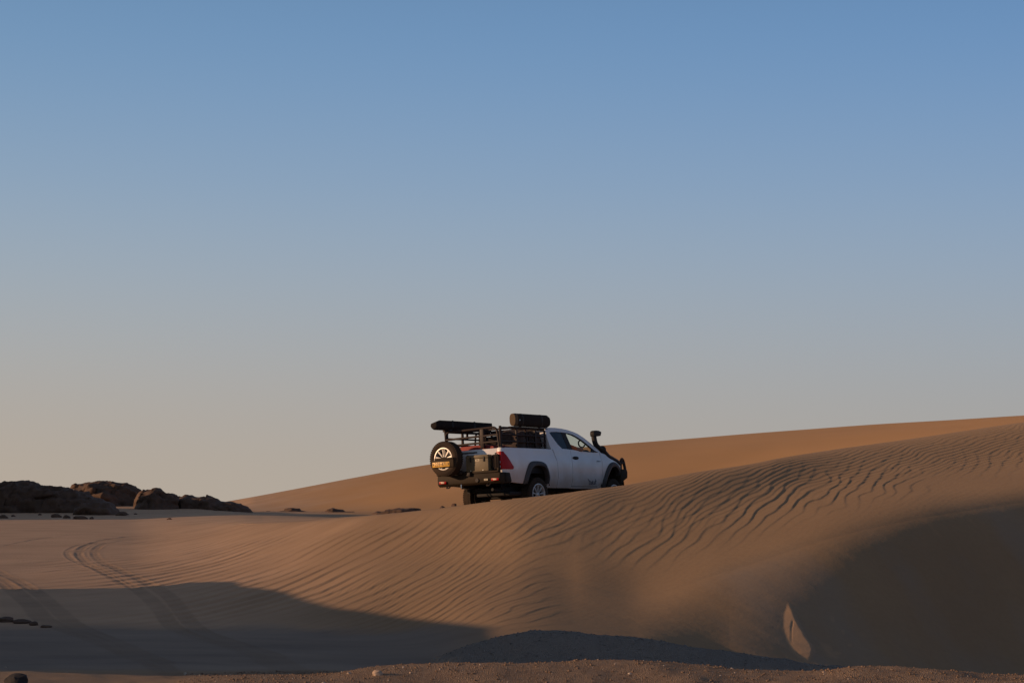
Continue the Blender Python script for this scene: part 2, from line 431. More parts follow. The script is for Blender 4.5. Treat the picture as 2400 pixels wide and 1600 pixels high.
zone = np.zeros(D.shape + (4,), np.float32); zone[..., 3] = 0
wear_light = np.zeros(D.shape + (4,), np.float32); wear_light[..., 3] = 1
def clamp01(a): return np.clip(a, 0, 1)
edge = 0.35 * fbm(WX / 1.1, WY / 1.1, 41, 4)
gr = (1 - sm(2.6, 3.0, Sg + edge * 0.5 - 0.1 * sm(800, 1100, Xc))) * (0.35 + 0.65 * sm(350, 800, Xc + 120 * edge))
gr = np.maximum(gr, mound_w)
zone[..., 0] = clamp01(gr)
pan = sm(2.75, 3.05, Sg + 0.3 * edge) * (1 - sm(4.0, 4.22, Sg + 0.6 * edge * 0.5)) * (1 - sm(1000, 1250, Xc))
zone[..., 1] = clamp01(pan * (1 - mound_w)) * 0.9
zone[..., 3] = (1 - sm(450, 950, Xc + 150 * fbm(WX / 3, WY / 4, 91, 3))) * sm(3.8, 4.2, Sg)
zone[..., 2] = sm(7.6, 8.1, Sg) * sm(480, 640, Xc) * (1 - 0.35 * sm(8.4, 9.0, Sg))

def track(pts, width=0.24, depth=0.018, worn=0.35, smin=0.0):
    P = [ground_at(x, y, smin) for x, y in pts]
    P = np.array([[p.x, p.y] for p in P])
    # resample with a smooth curve through the points
    tt = np.concatenate([[0], np.cumsum(np.hypot(*np.diff(P, axis=0).T))])
    q = np.linspace(0, tt[-1], int(tt[-1] / 0.4) + 2)
    P = np.stack([pchip(tt, P[:, 0], q), pchip(tt, P[:, 1], q)], 1)
    k = np.ones(7) / 7
    if len(P) > 14:
        Pp = np.pad(P, ((3, 3), (0, 0)), 'edge'); P = np.stack([np.convolve(Pp[:, i], k, 'valid') for i in (0, 1)], 1)
    best = np.full(D.shape, 9.0)
    for a, b in zip(P[:-1], P[1:]):
        lo_ = np.minimum(a, b) - 0.6; hi_ = np.maximum(a, b) + 0.6
        m = (WX > lo_[0]) & (WX < hi_[0]) & (WY > lo_[1]) & (WY < hi_[1])
        if not m.any(): continue
        x = WX[m]; y = WY[m]; d_ = b - a
        t_ = np.clip(((x - a[0]) * d_[0] + (y - a[1]) * d_[1]) / max(d_ @ d_, 1e-9), 0, 1)
        best[m] = np.minimum(best[m], np.hypot(x - a[0] - t_ * d_[0], y - a[1] - t_ * d_[1]))
    h = width / 2
    n = 0.75 + 0.5 * fbm(WX / 0.8, WY / 0.8, 55, 2)
    dep = -depth * (1 - sm(h * 0.75, h * 1.1, best)) + depth * 0.75 * np.exp(-((best - h * 1.3) / (h * 0.35)) ** 2)
    dep += depth * 0.35 * np.cos(best / h * 9) * (1 - sm(h * 0.6, h, best))
    flat = 1 - sm(h, h * 1.5, best)
    return 0.42 * dep * n * (0.5 + fbm(WX / 2.0, WY / 3.0, 57, 2) + 0.4), flat * worn * n * 0.8
G1 = [
    ([(-120, 1320), (0, 1281), (100, 1261), (250, 1246), (400, 1236), (600, 1228)], 0.16, 0.022, 0.12),
    ([(420, 1245), (320, 1255), (255, 1263), (199, 1279), (184, 1294), (194, 1312), (230, 1332), (268, 1350), (296, 1366), (340, 1395), (381, 1436), (401, 1467), (425, 1484), (510, 1504), (612, 1541), (697, 1579)], 0.26, 0.024, 0.45),
    ([(430, 1252), (330, 1262), (250, 1273), (228, 1284), (222, 1299), (240, 1318), (281, 1337), (330, 1358), (401, 1402), (442, 1453), (476, 1484), (560, 1508), (660, 1545), (750, 1585)], 0.26, 0.02, 0.40),
    ([(250, 1268), (190, 1276), (161, 1287), (156, 1296), (166, 1309), (200, 1324), (250, 1348), (300, 1376)], 0.2, 0.016, 0.25),
    ([(-60, 1330), (14, 1368), (68, 1412), (119, 1463), (204, 1490), (290, 1523), (374, 1560), (440, 1590)], 0.34, 0.02, 0.55),
    ([(-40, 1318), (48, 1365), (85, 1385), (143, 1436), (184, 1470), (240, 1492), (320, 1528), (400, 1562)], 0.28, 0.02, 0.50),
]
ds = 0
for pts, wd, dp, wn in G1:
    dz, ww = track(pts, wd, dp, wn, 1.5)
    ds = ds + dz
    wear_light[..., 0] = np.maximum(wear_light[..., 0], ww)
Z += ds
# wheel ruts behind the truck
ruts = 0
for ys in (-0.78, 0.78):
    q = np.hypot(np.clip(np.abs(lx + 6) - 6, 0, 99), ly - ys)
    ruts = ruts - 0.035 * (1 - sm(0.1, 0.17, q)) + 0.02 * np.exp(-((q - 0.2) / 0.05) ** 2)
Z += ruts * sm(6.0, 6.1, Sg)
# slip face: scar with sunlight painted in as warm sand, dark grain streaks and slump lines
PY = 800 - F * (Z * math.cos(PITCH) - D * math.sin(PITCH)) / (D * math.cos(PITCH) + Z * math.sin(PITCH))
def world_blob(x, y, rx, ry, seed, tilt=0.0):
    c = ground_at(x, y, 3.6)
    dx = WX - c.x; dz_ = Z - c.z
    a = math.cos(tilt) * dx + math.sin(tilt) * dz_; b = -math.sin(tilt) * dx + math.cos(tilt) * dz_
    return (a / rx) ** 2 + (b / ry) ** 2 + 0.5 * fbm(WX / 0.25, Z / 0.25, seed, 3)
face = sm(3.9, 4.05, Sg) * (1 - sm(4.9, 5.1, Sg)) * sm(1250, 1500, Xc)
def outline_mask(poly, soft=8.0):
    """1 inside an outline traced on the dune face, fading over a few centimetres"""
    px_ = Xc + 5 * fbm(WX / 0.3, Z / 0.3, 93, 3); py_ = PY + 5 * fbm(WX / 0.3 + 7, Z / 0.3, 94, 3)
    near = (Xc > min(p[0] for p in poly) - 20) & (Xc < max(p[0] for p in poly) + 20) & (PY > min(p[1] for p in poly) - 20) & (PY < max(p[1] for p in poly) + 20)
    x = px_[near]; y = py_[near]; ins = np.zeros(x.shape, bool); dm_ = np.full(x.shape, 1e9)
    for (ax, ay), (bx, by) in zip(poly, poly[1:] + poly[:1]):
        c = ((ay > y) != (by > y)) & (x < (bx - ax) * (y - ay) / (by - ay + 1e-9) + ax); ins ^= c
        t_ = np.clip(((x - ax) * (bx - ax) + (y - ay) * (by - ay)) / ((bx - ax) ** 2 + (by - ay) ** 2), 0, 1)
        dm_ = np.minimum(dm_, np.hypot(x - ax - t_ * (bx - ax), y - ay - t_ * (by - ay)))
    out_ = np.zeros(Xc.shape); out_[near] = sm(-soft, soft, np.where(ins, dm_, -dm_))
    return out_
lit_scar = outline_mask([(1845, 1416), (1837, 1440), (1837, 1468), (1843, 1492), (1853, 1512), (1870, 1532), (1888, 1542), (1902, 1543), (1905, 1530), (1900, 1514), (1887, 1498), (1876, 1478), (1866, 1455), (1856, 1430)])
lit_scar = lit_scar * (1 - 0.6 * outline_mask([(1858, 1455), (1853, 1480), (1855, 1505), (1859, 1504), (1858, 1480), (1862, 1458)], 1.5))
lit_scar = np.maximum(lit_scar, 0.55 * outline_mask([(1926, 1508), (1934, 1520), (1946, 1536), (1960, 1542), (1964, 1538), (1952, 1528), (1942, 1512)]))
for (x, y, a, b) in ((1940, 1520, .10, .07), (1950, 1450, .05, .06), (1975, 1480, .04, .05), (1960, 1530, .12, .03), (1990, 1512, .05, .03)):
    lit_scar = np.maximum(lit_scar, 0.35 * (1 - sm(0.3, 1.2, world_blob(x, y, a, b, 63))))
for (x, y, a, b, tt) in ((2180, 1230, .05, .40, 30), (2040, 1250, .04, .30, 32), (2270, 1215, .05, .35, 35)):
    lit_scar = np.maximum(lit_scar, 0.13 * (1 - sm(0.1, 1.3, world_blob(x, y, a, b, 65, R(tt)))))
wear_light[..., 1] = clamp01(0.6 * lit_scar * face)
edge_l = np.interp(PY, [1416, 1440, 1468, 1492, 1512, 1532, 1543], [1845, 1837, 1837, 1843, 1853, 1870, 1888])
Z += 0.065 * np.clip((Xc - edge_l) / 40.0, 0, 1) * np.minimum(1, 1.6 * lit_scar) * face * (Xc < 1925)
wear_light[..., 2] = clamp01(face * (0.25 + 1.6 * fbm(WX / 1.3 + WY / 3, Z / 1.5, 71, 4)) * 0.5)
wear_light[..., 2] = np.maximum(0.5 * wear_light[..., 2], 0.75 * mound_w)
Z += face * (0.006 * fbm((WX + WY) / 0.7, Z / 5.0, 81, 3) + 0.0025 * fbm(WX / 0.25, WY / 0.12, 83, 3))

P = np.stack([WX, WY, Z], -1)
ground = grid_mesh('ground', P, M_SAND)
for nm, arr in (('zone', zone), ('wear_light', wear_light)):
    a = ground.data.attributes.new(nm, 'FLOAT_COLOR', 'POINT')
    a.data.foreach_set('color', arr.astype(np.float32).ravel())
tag(ground, 'rippled desert sand with a lit crest, a shaded slip face and wheel tracks', None, kind='structure')

# the desert behind and beside the camera, out of the picture
bm = bmesh.new()
n = 64
ring0 = [bm.verts.new((2.45 * math.sin(R(a)), 2.45 * math.cos(R(a)), -1.72)) for a in np.linspace(58, 302, n)]
ring1 = [bm.verts.new((40 * math.sin(R(a)), 40 * math.cos(R(a)), -2.9)) for a in np.linspace(58, 302, n)]
ring2 = [bm.verts.new((8000 * math.sin(R(a)), 8000 * math.cos(R(a)), -60)) for a in np.linspace(58, 302, n)]
for i in range(n - 1):
    bm.faces.new((ring0[i], ring0[i + 1], ring1[i + 1], ring1[i])); bm.faces.new((ring1[i], ring1[i + 1], ring2[i + 1], ring2[i]))
tag(fin('desert_plain', bm, M_SAND, smooth=60), 'desert plain stretching away behind the camera', kind='structure')

# ------------------------------------------------------------------ rocks
M_ROCK = mat('rock', (0.090, 0.052, 0.034), 0.9, var=0.6, scale=1.6, bump=1.0, dust=0.18, dustcol=(0.20, 0.12, 0.07))
def outcrop(xs, ytop, d, ybase=None, depth=2.5, rows_=26, seed=1, rough=0.22, name='rock_outcrop', sink=0.25, step=0.16, mat_=None):
    """rock mass with a real back and front; its skyline follows xs / ytop"""
    x0, x1 = xs[0], xs[-1]
    wid = (x1 - x0) / F * d
    nc = max(12, int(wid / step))
    X = np.linspace(x0, x1, nc)
    wx = (X - 1200) / F * d
    top = yz(np.interp(X, xs, ytop), d)
    base = np.array([height_at(a, d) for a in wx])
    if ybase is not None: base = np.minimum(base, yz(np.interp(X, xs, ybase), d))
    hgt = np.maximum(top - base, 0.03)
    ends = np.clip(np.minimum((X - x0), (x1 - X)) / F * d / (0.35 * depth + 0.1), 0.04, 1) ** 0.5
    th = np.linspace(0, math.pi, rows_)
    T, I = np.meshgrid(th, np.arange(nc), indexing='ij')
    dep = depth * ends[I] * (0.6 + 0.4 * np.minimum(1, hgt[I] / hgt.max()))
    yy = d - dep * np.cos(T) * (1.0 + 0.12 * np.sin(2 * T))
    s_ = np.sin(T) ** 0.75
    zz = base[I] - sink + (hgt[I] + sink) * s_
    xx = wx[I] + 0 * T
    # bedding ledges and knobs, kept off the skyline row
    k = 1 - 0.75 * np.exp(-((T - math.pi / 2) / 0.2) ** 2)
    n1 = fbm(xx / 1.3, zz / 0.45 + yy / 2.0, seed, 4); n2 = fbm(xx / 0.5, yy / 0.5 + zz / 0.3, seed + 7, 4)
    rr = rough * (0.6 + hgt[I])
    yy = yy - rr * (1.6 * n1 + 0.7 * n2) * np.sign(np.cos(T)) * k
    cr = np.abs(vnoise(xx / 0.9 + yy / 1.5, zz / 0.55 + xx / 3.0, seed + 11)) + 0.5 * np.abs(vnoise(xx / 0.33, zz / 0.25 + yy / 0.6, seed + 12))
    crack = np.clip(0.11 - cr, 0, 1) * 5.0
    yy = yy + rr * 1.5 * crack * np.sign(np.cos(T)) * k
    zz = zz - rr * 0.6 * crack * k
    ledge = np.round((zz + 0.15 * n1) / 0.35) * 0.35 - zz
    zz = zz + k * (0.4 * rr * n2 + 0.5 * ledge * np.sin(T)) + 0.10 * rough * n2 * hgt[I]
    xx = xx + rr * 0.5 * n2 * k
    o = grid_mesh(name, np.stack([xx, yy, zz], -1) - np.array([wx.mean(), d, base.min()]), mat_ or M_ROCK)
    o.location = (wx.mean(), d, base.min())
    bmx = bmesh.new(); bmx.from_mesh(o.data); bmesh.ops.recalc_face_normals(bmx, faces=bmx.faces)
    bmx.to_mesh(o.data); bmx.free()
    return o
G = 'dark rock outcrops beyond the sand flat'
o = outcrop([-420, -200, -60, 0, 10, 25, 65, 95, 115, 150, 170, 200, 230, 262, 278, 300], [1150, 1120, 1122, 1135, 1134, 1128, 1127.5, 1134, 1138, 1142, 1146, 1155, 1167, 1178, 1196, 1208],
            126, depth=4.0, seed=3, rows_=44, step=0.09)
tag(o, 'long dark rock outcrop at the left edge, nearest and largest, sloping down to the sand', 'rock outcrop', G)
o = outcrop([150, 172, 185, 210, 235, 262, 285, 300, 315, 326, 333, 340], [1160, 1141, 1134, 1129.5, 1128, 1129, 1131, 1133, 1138, 1144, 1152, 1180], 146, depth=4.5, seed=13, rows_=40, step=0.1)
tag(o, 'rounded brown dome of rock standing behind the long left outcrop', 'rock outcrop', G)
o = outcrop([318, 323, 330, 338, 350, 362, 375, 384, 390, 392, 402, 410, 420, 425], [1182, 1166, 1153, 1148, 1149, 1146, 1144.5, 1147, 1152, 1158, 1155.5, 1158, 1163, 1172], 136, depth=2.6, seed=23, rows_=34, step=0.1, rough=0.3)
tag(o, 'blocky knob of rock right of the rounded dome', 'rock outcrop', G)
o = outcrop([405, 418, 421, 424, 440, 455, 468, 480, 484, 487, 489, 495, 506, 520, 530, 545, 562, 580, 590, 597], [1178, 1163, 1160.5, 1165, 1160, 1163, 1165, 1163, 1164, 1158, 1160.5, 1161, 1166, 1173, 1174, 1174, 1179, 1186, 1192, 1201],
            140, depth=3.0, seed=33, rows_=34, step=0.1, rough=0.26)
tag(o, 'low jagged rock ridge with a tiny pinnacle, tapering down to the right', 'rock outcrop', G)
o = outcrop([612, 622, 628, 640, 655, 668, 680, 690, 702, 712, 720, 738, 742], [1203, 1199, 1196, 1198.5, 1197.5, 1195, 1191.5, 1191.3, 1193, 1196, 1199, 1200, 1204], 150, depth=1.6, seed=43, step=0.07, rough=0.3)
tag(o, 'small dark rock hump at the foot of the far dune, leftmost of three', 'rock outcrop', 'small rocks at the foot of the far dune')
o = outcrop([755, 763, 775, 784, 795, 803, 812, 822, 832], [1204, 1197, 1193, 1191.3, 1193, 1196, 1197.5, 1198.5, 1204], 144, depth=1.4, seed=53, step=0.07, rough=0.3)
tag(o, 'small dark rock hump with pale left side, at the far dune foot, middle of three', 'rock outcrop', 'small rocks at the foot of the far dune')
o = outcrop([872, 885, 893, 905, 918, 930, 945, 960, 975, 990, 1000], [1204, 1196, 1197.5, 1196, 1194, 1190.5, 1189.8, 1190, 1191.5, 1194.5, 1204], 134, depth=1.5, seed=63, step=0.07, rough=0.25)
tag(o, 'long flat dark rock at the foot of the far dune, just left of the truck', 'rock outcrop', 'small rocks at the foot of the far dune')
o = outcrop([1028, 1033, 1038, 1043, 1047], [1196, 1185, 1184, 1187, 1197], 129, depth=0.6, seed=73, step=0.03, rough=0.3, name='rock')
tag(o, 'tiny dark rock peeking over the sand crest left of the rear wheel', 'rock', 'tiny rocks beside the truck')
o = outcrop([1054, 1059, 1064, 1069, 1074], [1195, 1182.5, 1181.5, 1184, 1196], 128, depth=0.6, seed=83, step=0.03, rough=0.3, name='rock')
tag(o, 'tiny dark rock on the crest right against the rear wheel', 'rock', 'tiny rocks beside the truck')
# boulders lying in the shaded strip below the outcrops
def boulder(x, y, size, seed, label, mt=None, group=None, flat=0.55, smin=6.2, name='rock', sub=3):
    c = ground_at(x, y, smin)
    r_ = size / F * c.y / 2
    bm = bmesh.new()
    bmesh.ops.create_icosphere(bm, subdivisions=sub, radius=1)
    for v in bm.verts:
        p = np.array(v.co)
        nn = float(fbm(np.array([p[0] * 1.2 + p[2] + seed]), np.array([p[1] * 1.2 - p[2] * 0.7 + seed]), seed, 4)[0])
        q = v.co * (1 + 0.45 * nn)
        v.co = Vector((q.x * r_, q.y * r_ * 0.8, max(q.z, -0.5) * r_ * flat))
    o = fin(name, bm, mt or M_ROCK, smooth=28)
    o.location = (c.x, c.y, c.z + r_ * flat * 0.25)
    o.rotation_euler.z = seed * 1.3
    return tag(o, label, 'rock', group)
BG = 'boulders lying in the shaded strip'
boulder(8, 1214, 22, 2, 'low dark boulder lying below the left outcrop at the picture edge', group=BG)
boulder(132, 1212, 26, 3, 'broken dark boulder under the middle of the long left outcrop', group=BG)
boulder(158, 1214, 22, 4, 'flat dark boulder right of the broken one below the outcrop', group=BG)
boulder(186, 1216, 34, 5, 'wide flat slab lying lowest below the long outcrop', group=BG, flat=0.35)
boulder(285, 1208, 32, 6, 'low rock at the right tip of the long outcrop', group=BG, flat=0.45)
boulder(397, 1217, 12, 7, 'lone small dark stone in the middle of the shaded strip', group=BG)
boulder(355, 1183, 12, 8, 'small dark stone on the rubble slope below the blocky knob', group=BG)

boulder(10, 1456, 56, 21, 'dark stone slab on the low scarp at the left picture edge', group='dark stones along the low scarp', smin=3.0, flat=0.3)
boulder(50, 1460, 40, 22, 'dark stone in the middle of the low scarp', group='dark stones along the low scarp', smin=3.0, flat=0.35)
boulder(78, 1464, 30, 23, 'darkest stone near the right end of the low scarp', group='dark stones along the low scarp', smin=3.0, flat=0.5)
boulder(108, 1470, 30, 24, 'small last stone of the low scarp beside the wheel tracks', group='dark stones along the low scarp', smin=3.0, flat=0.3)
M_COAL = mat('black_rock', (0.02, 0.018, 0.02), 0.9, var=0.3, bump=0.5)
boulder(36, 1606, 66, 31, 'black rounded rock cut off by the bottom left corner', M_COAL, smin=0.5, flat=0.6)
M_PALE = mat('pale_stone', (0.45, 0.33, 0.24), 0.7, var=0.25, scale=18)
PG = 'pale stones on the lit gravel'
boulder(884, 1582, 24, 41, 'largest pale orange stone on the lit gravel at the bottom', M_PALE, PG, 0.8, 0.5)
boulder(818, 1579, 12, 42, 'flat pale stone just left of the largest one', M_PALE, PG, 0.5, 0.5)
boulder(961, 1577, 6, 43, 'pea sized pale stone right of the largest one', M_PALE, PG, 0.8, 0.5, sub=2)
boulder(1032, 1568, 7, 44, 'small pale stone on the crest of the lit gravel strip', M_PALE, PG, 0.8, 0.5, sub=2)
boulder(12, 1564, 6, 45, 'small pale stone at the left end of the lit strip', M_PALE, PG, 0.8, 0.5, sub=2)
boulder(158, 1575, 6, 46, 'bright little stone on the left lit strip edge', M_PALE, PG, 0.8, 0.5, sub=2)
boulder(1930, 1575, 9, 47, 'pale chip on the right part of the lit gravel', M_PALE, PG, 0.6, 0.5, sub=2)

# loose gravel too small to count
def gravel(name, n, xr, sr, size, mt, label, seed, minw=0.4):
    r_ = np.random.default_rng(seed)
    vs_, fs_ = [], []
    jj = np.searchsorted(cols, r_.uniform(*xr, n)); kk = r_.integers(np.searchsorted(sv, sr[0]), np.searchsorted(sv, sr[1]), n)
    o8 = np.array([[1, 0, 0], [0, 1, 0], [-1, 0, 0], [0, -1, 0], [0, 0, 1], [0, 0, -0.6]], float)
    f8 = np.array([[0, 1, 4], [1, 2, 4], [2, 3, 4], [3, 0, 4], [1, 0, 5], [2, 1, 5], [3, 2, 5], [0, 3, 5]])
    keep = zone[kk, jj, 0] > minw
    jj, kk = jj[keep], kk[keep]; n = len(jj)
    sz = size * (0.5 + r_.pareto(3.0, n)).clip(0.4, 3.0)
    a = r_.uniform(0, 6.28, n); sc_ = r_.uniform(0.6, 1.3, (n, 3)); sc_[:, 2] *= 0.7
    P_ = o8[None] * sc_[:, None] * sz[:, None, None]
    P_ += r_.normal(0, 0.15, P_.shape) * sz[:, None, None]
    c_, s_ = np.cos(a)[:, None], np.sin(a)[:, None]
    Q = np.stack([P_[..., 0] * c_ - P_[..., 1] * s_, P_[..., 0] * s_ + P_[..., 1] * c_, P_[..., 2]], -1)
    base = np.stack([WX[kk, jj], WY[kk, jj], Z[kk, jj]], -1)
    base[:, 0] += r_.uniform(-0.02, 0.02, n); base[:, 1] += r_.uniform(-0.02, 0.02, n)
    Q += base[:, None] + np.array([0, 0, 0.2])[None, None] * sz[:, None, None]
    me = bpy.data.meshes.new(name)
    F_ = (f8[None] + 6 * np.arange(n)[:, None, None]).reshape(-1, 3)
    me.vertices.add(n * 6); me.vertices.foreach_set('co', Q.astype(np.float32).ravel())
    me.loops.add(F_.size); me.loops.foreach_set('vertex_index', F_.astype(np.int32).ravel())
    me.polygons.add(len(F_)); me.polygons.foreach_set('loop_start', (np.arange(len(F_)) * 3).astype(np.int32)); me.polygons.foreach_set('loop_total', np.full(len(F_), 3, np.int32))
    me.update(calc_edges=True)
    return tag(link(name, me, mt), label, 'gravel', kind='stuff')
M_GRAV = mat('brown_gravel', (0.20, 0.13, 0.085), 0.8, var=0.5, scale=5)
M_GRAVD = mat('dark_gravel', (0.21, 0.19, 0.17), 0.8, var=0.6, scale=3)
M_GRAVP = mat('quartz_chips', (0.55, 0.45, 0.36), 0.4, var=0.2, scale=5)
gravel('gravel', 16000, (-100, 2500), (0.8, 2.8), 0.008, M_GRAV, 'brown gravel scattered over the lit strip at the bottom', 1)
gravel('dark_gravel', 16000, (860, 2250), (2.7, 4.1), 0.007, M_GRAVD, 'dark gravel covering the shaded mound', 2, 0.12)
gravel('quartz_chips', 500, (-100, 2500), (0.8, 2.6), 0.008, M_GRAVP, 'tiny pale chips glinting in the lit gravel', 3)

o = outcrop([178, 196, 215, 240, 262, 272, 284, 296, 306], [1192, 1180, 1177, 1178, 1183, 1195, 1202, 1204, 1212], 117, depth=1.6, seed=93, rows_=34, step=0.08, rough=0.25)
tag(o, 'low dark spur running down to the right from the long left outcrop', 'rock outcrop', G)
for i_, (x_, y_, z_, lb_) in enumerate([(30, 1210, 12, 'small broken rock below the left end of the long outcrop'), (95, 1207, 10, 'small broken rock left of the broken dark boulder'),
        (215, 1216, 14, 'squat broken rock just right of the wide flat slab'), (318, 1205, 9, 'tiny rock right of the tip of the low dark spur'), (340, 1190, 9, 'tiny rock under the left side of the blocky knob'),
        (372, 1186, 11, 'small rock under the middle of the blocky knob'), (410, 1187, 9, 'tiny rock between the blocky knob and the jagged ridge'), (450, 1192, 12, 'small rock below the tiny pinnacle of the jagged ridge'),
        (505, 1196, 10, 'small rock below the falling part of the jagged ridge'), (548, 1199, 9, 'tiny rock at the right foot of the jagged ridge')]):
    boulder(x_, y_, z_, 60 + i_, lb_, group='rubble below the outcrops', flat=0.6, sub=2)
# out of the picture to the left: the hills whose shadows cross the sand
def hill(cx, cy, rx, ry, h, seed, name, label, ztop=None):
    th = np.linspace(0, 2 * math.pi, 73); rr = np.linspace(0, 1, 26)
    RR, TT = np.meshgrid(rr, th, indexing='ij')
    x = RR * np.cos(TT); y = RR * np.sin(TT)
    prof_ = (1 - sm(0.25, 1.0, RR))
    nn = fbm(x * 2.2 + seed, y * 2.2, seed, 4) * 0.35
    zz = h * prof_ * (1 + nn * 0.35) - 0.6
    b = height_at(cx, cy) if cy > 5 else -2.4
    o = grid_mesh(name, np.stack([x * rx, y * ry, zz], -1), M_ROCK)
    o.location = (cx, cy, b)
    return tag(o, label, 'rock outcrop')

def ridge(cx, ys, ztop, half, seed, label):
    y = np.linspace(ys[0], ys[-1], 160); v = np.linspace(-1, 1, 31)
    Yg, V = np.meshgrid(y, v, indexing='ij')
    zt = np.interp(Yg, ys, ztop)
    b = -3.0
    n_ = fbm(Yg / 2.5, V * 2, seed, 4)
    zz = b + (zt - b) * (1 - np.abs(V) ** 2.6) + 0.25 * n_ * (1 - np.abs(V)) * 0.5
    xx = cx + half * V * (1 + 0.25 * fbm(Yg / 3, V * 0 + 5, seed + 3, 3))
    o = grid_mesh('rock_outcrop', np.stack([xx, Yg, zz], -1) - np.array([cx, y.mean(), b]), M_ROCK)
    o.location = (cx, y.mean(), b)
    return tag(o, label, 'rock outcrop')
ridge(-18.5, [25.2, 25.7, 27.3, 28.3, 29.5, 34, 41, 43.0, 44.3], [-3.0, 2.4, 2.5, 1.5, 1.6, 1.1, 0.75, 0.4, -3.0], 3.5, 5, 'rocky ridge left of the picture that shades the near flat')
hill(-46.0, 117.0, 11.0, 27.0, 9.0, 9, 'rock_outcrop', 'high rocky hill left of the picture that shades the far strip')

# ================================================================== TRUCK
# everything below is laid out in truck coordinates: x forward, y left, z up, metres
def dust_low(m, col=(0.42, 0.27, 0.17), z0=0.45, z1=1.15, amt=0.75):
    t = m.node_tree; b = t.nodes['Principled BSDF']; lk = b.inputs['Base Color'].links[0].from_socket
    tc = t.nodes.new('ShaderNodeTexCoord'); sx_ = t.nodes.new('ShaderNodeSeparateXYZ'); t.links.new(tc.outputs['Object'], sx_.inputs[0])
    no = t.nodes.new('ShaderNodeTexNoise'); no.inputs['Scale'].default_value = 3.0; no.inputs['Detail'].default_value = 8; t.links.new(tc.outputs['Object'], no.inputs['Vector'])
    ad = t.nodes.new('ShaderNodeMath'); ad.operation = 'MULTIPLY_ADD'; t.links.new(no.outputs['Fac'], ad.inputs[0]); ad.inputs[1].default_value = 0.7; t.links.new(sx_.outputs[2], ad.inputs[2])
    mr = t.nodes.new('ShaderNodeMapRange'); t.links.new(ad.outputs[0], mr.inputs[0]); mr.inputs[1].default_value = z0 + 0.35; mr.inputs[2].default_value = z1 + 0.35; mr.inputs[3].default_value = amt; mr.inputs[4].default_value = 0.0
    mx = t.nodes.new('ShaderNodeMix'); mx.data_type = 'RGBA'; t.links.new(mr.outputs[0], mx.inputs[0]); t.links.new(lk, mx.inputs[6]); mx.inputs[7].default_value = (*col, 1)
    t.links.new(mx.outputs[2], b.inputs['Base Color'])
    r2 = t.nodes.new('ShaderNodeMapRange'); t.links.new(mr.outputs[0], r2.inputs[0]); r2.inputs[3].default_value = 0.3; r2.inputs[4].default_value = 0.75; t.links.new(r2.outputs[0], b.inputs['Roughness'])
    return m
M_WHITE = mat('white_paint', (0.72, 0.735, 0.76), 0.32, var=0.03, scale=1.5, dust=0.16, dustcol=(0.50, 0.38, 0.28), coat=0.4)
dust_low(M_WHITE)
M_BLACK = mat('black_plastic', (0.016, 0.015, 0.016), 0.6, dust=0.04, spec=0.25)
M_FLARE = mat('flare_plastic', (0.032, 0.033, 0.038), 0.55, dust=0.06)
M_STEEL = mat('dusty_black_steel', (0.020, 0.015, 0.010), 0.65, metal=0.0, dust=0.35, spec=0.15, dustcol=(0.06, 0.038, 0.019))
M_TUBE = mat('rack_tube_paint', (0.020, 0.012, 0.011), 0.55, spec=0.25, dust=0.15, dustcol=(0.07, 0.035, 0.025))
M_RUBBER = mat('tyre_rubber', (0.022, 0.018, 0.016), 0.85, spec=0.15, dust=0.4, dustcol=(0.10, 0.065, 0.04), scale=12)
M_ALLOY = mat('machined_alloy', (0.55, 0.53, 0.50), 0.5, metal=0.6, var=0.05)
M_ALLOY_D = mat('dark_alloy_pocket', (0.05, 0.05, 0.055), 0.4, metal=0.5)
M_RED = mat('red_lamp_lens', (0.36, 0.002, 0.004), 0.35, var=0.35, scale=9, spec=0.2)
M_CLEAR = mat('clear_lamp_lens', (0.42, 0.42, 0.44), 0.15, coat=0.5)
M_YEL = mat('yellow_plate', (0.74, 0.40, 0.03), 0.45, var=0.04, dust=0.1)
M_INK = mat('black_lettering', (0.03, 0.025, 0.02), 0.6)
M_STICK = mat('cream_sticker', (0.62, 0.55, 0.40), 0.6)
M_DECAL = mat('dark_decal', (0.05, 0.055, 0.075), 0.5)
M_BOX = mat('dusty_metal_box', (0.09, 0.072, 0.04), 0.6, dust=0.5, dustcol=(0.24, 0.18, 0.095), scale=14)
M_CANVAS = mat('black_canvas', (0.022, 0.019, 0.018), 0.9, spec=0.1, dust=0.12, dustcol=(0.10, 0.06, 0.04), bump=0.3, scale=10)
M_CANVAS2 = mat('brown_canvas', (0.085, 0.060, 0.036), 0.9, dust=0.25, dustcol=(0.22, 0.13, 0.06), bump=0.3, scale=10)
M_REDC = mat('red_tarpaulin', (0.25, 0.02, 0.015), 0.7, var=0.3, bump=0.3)
M_CARGO = mat('brown_bag_cloth', (0.05, 0.034, 0.03), 0.9, var=0.4, bump=0.4)
M_SKIN = mat('skin', (0.30, 0.13, 0.075), 0.55, var=0.08)
M_SHIRT = mat('rust_shirt', (0.45, 0.12, 0.045), 0.85, var=0.15)
M_HAIR = mat('dark_hair', (0.03, 0.02, 0.015), 0.8)
M_TROUS = mat('khaki_trousers', (0.22, 0.17, 0.11), 0.9)
M_SEAT = mat('dark_seat_fabric', (0.04, 0.04, 0.045), 0.9)
M_UNDER = mat('underbody_black', (0.012, 0.010, 0.009), 0.8)
M_CHROME = mat('bright_metal', (0.6, 0.58, 0.55), 0.25, metal=1.0)

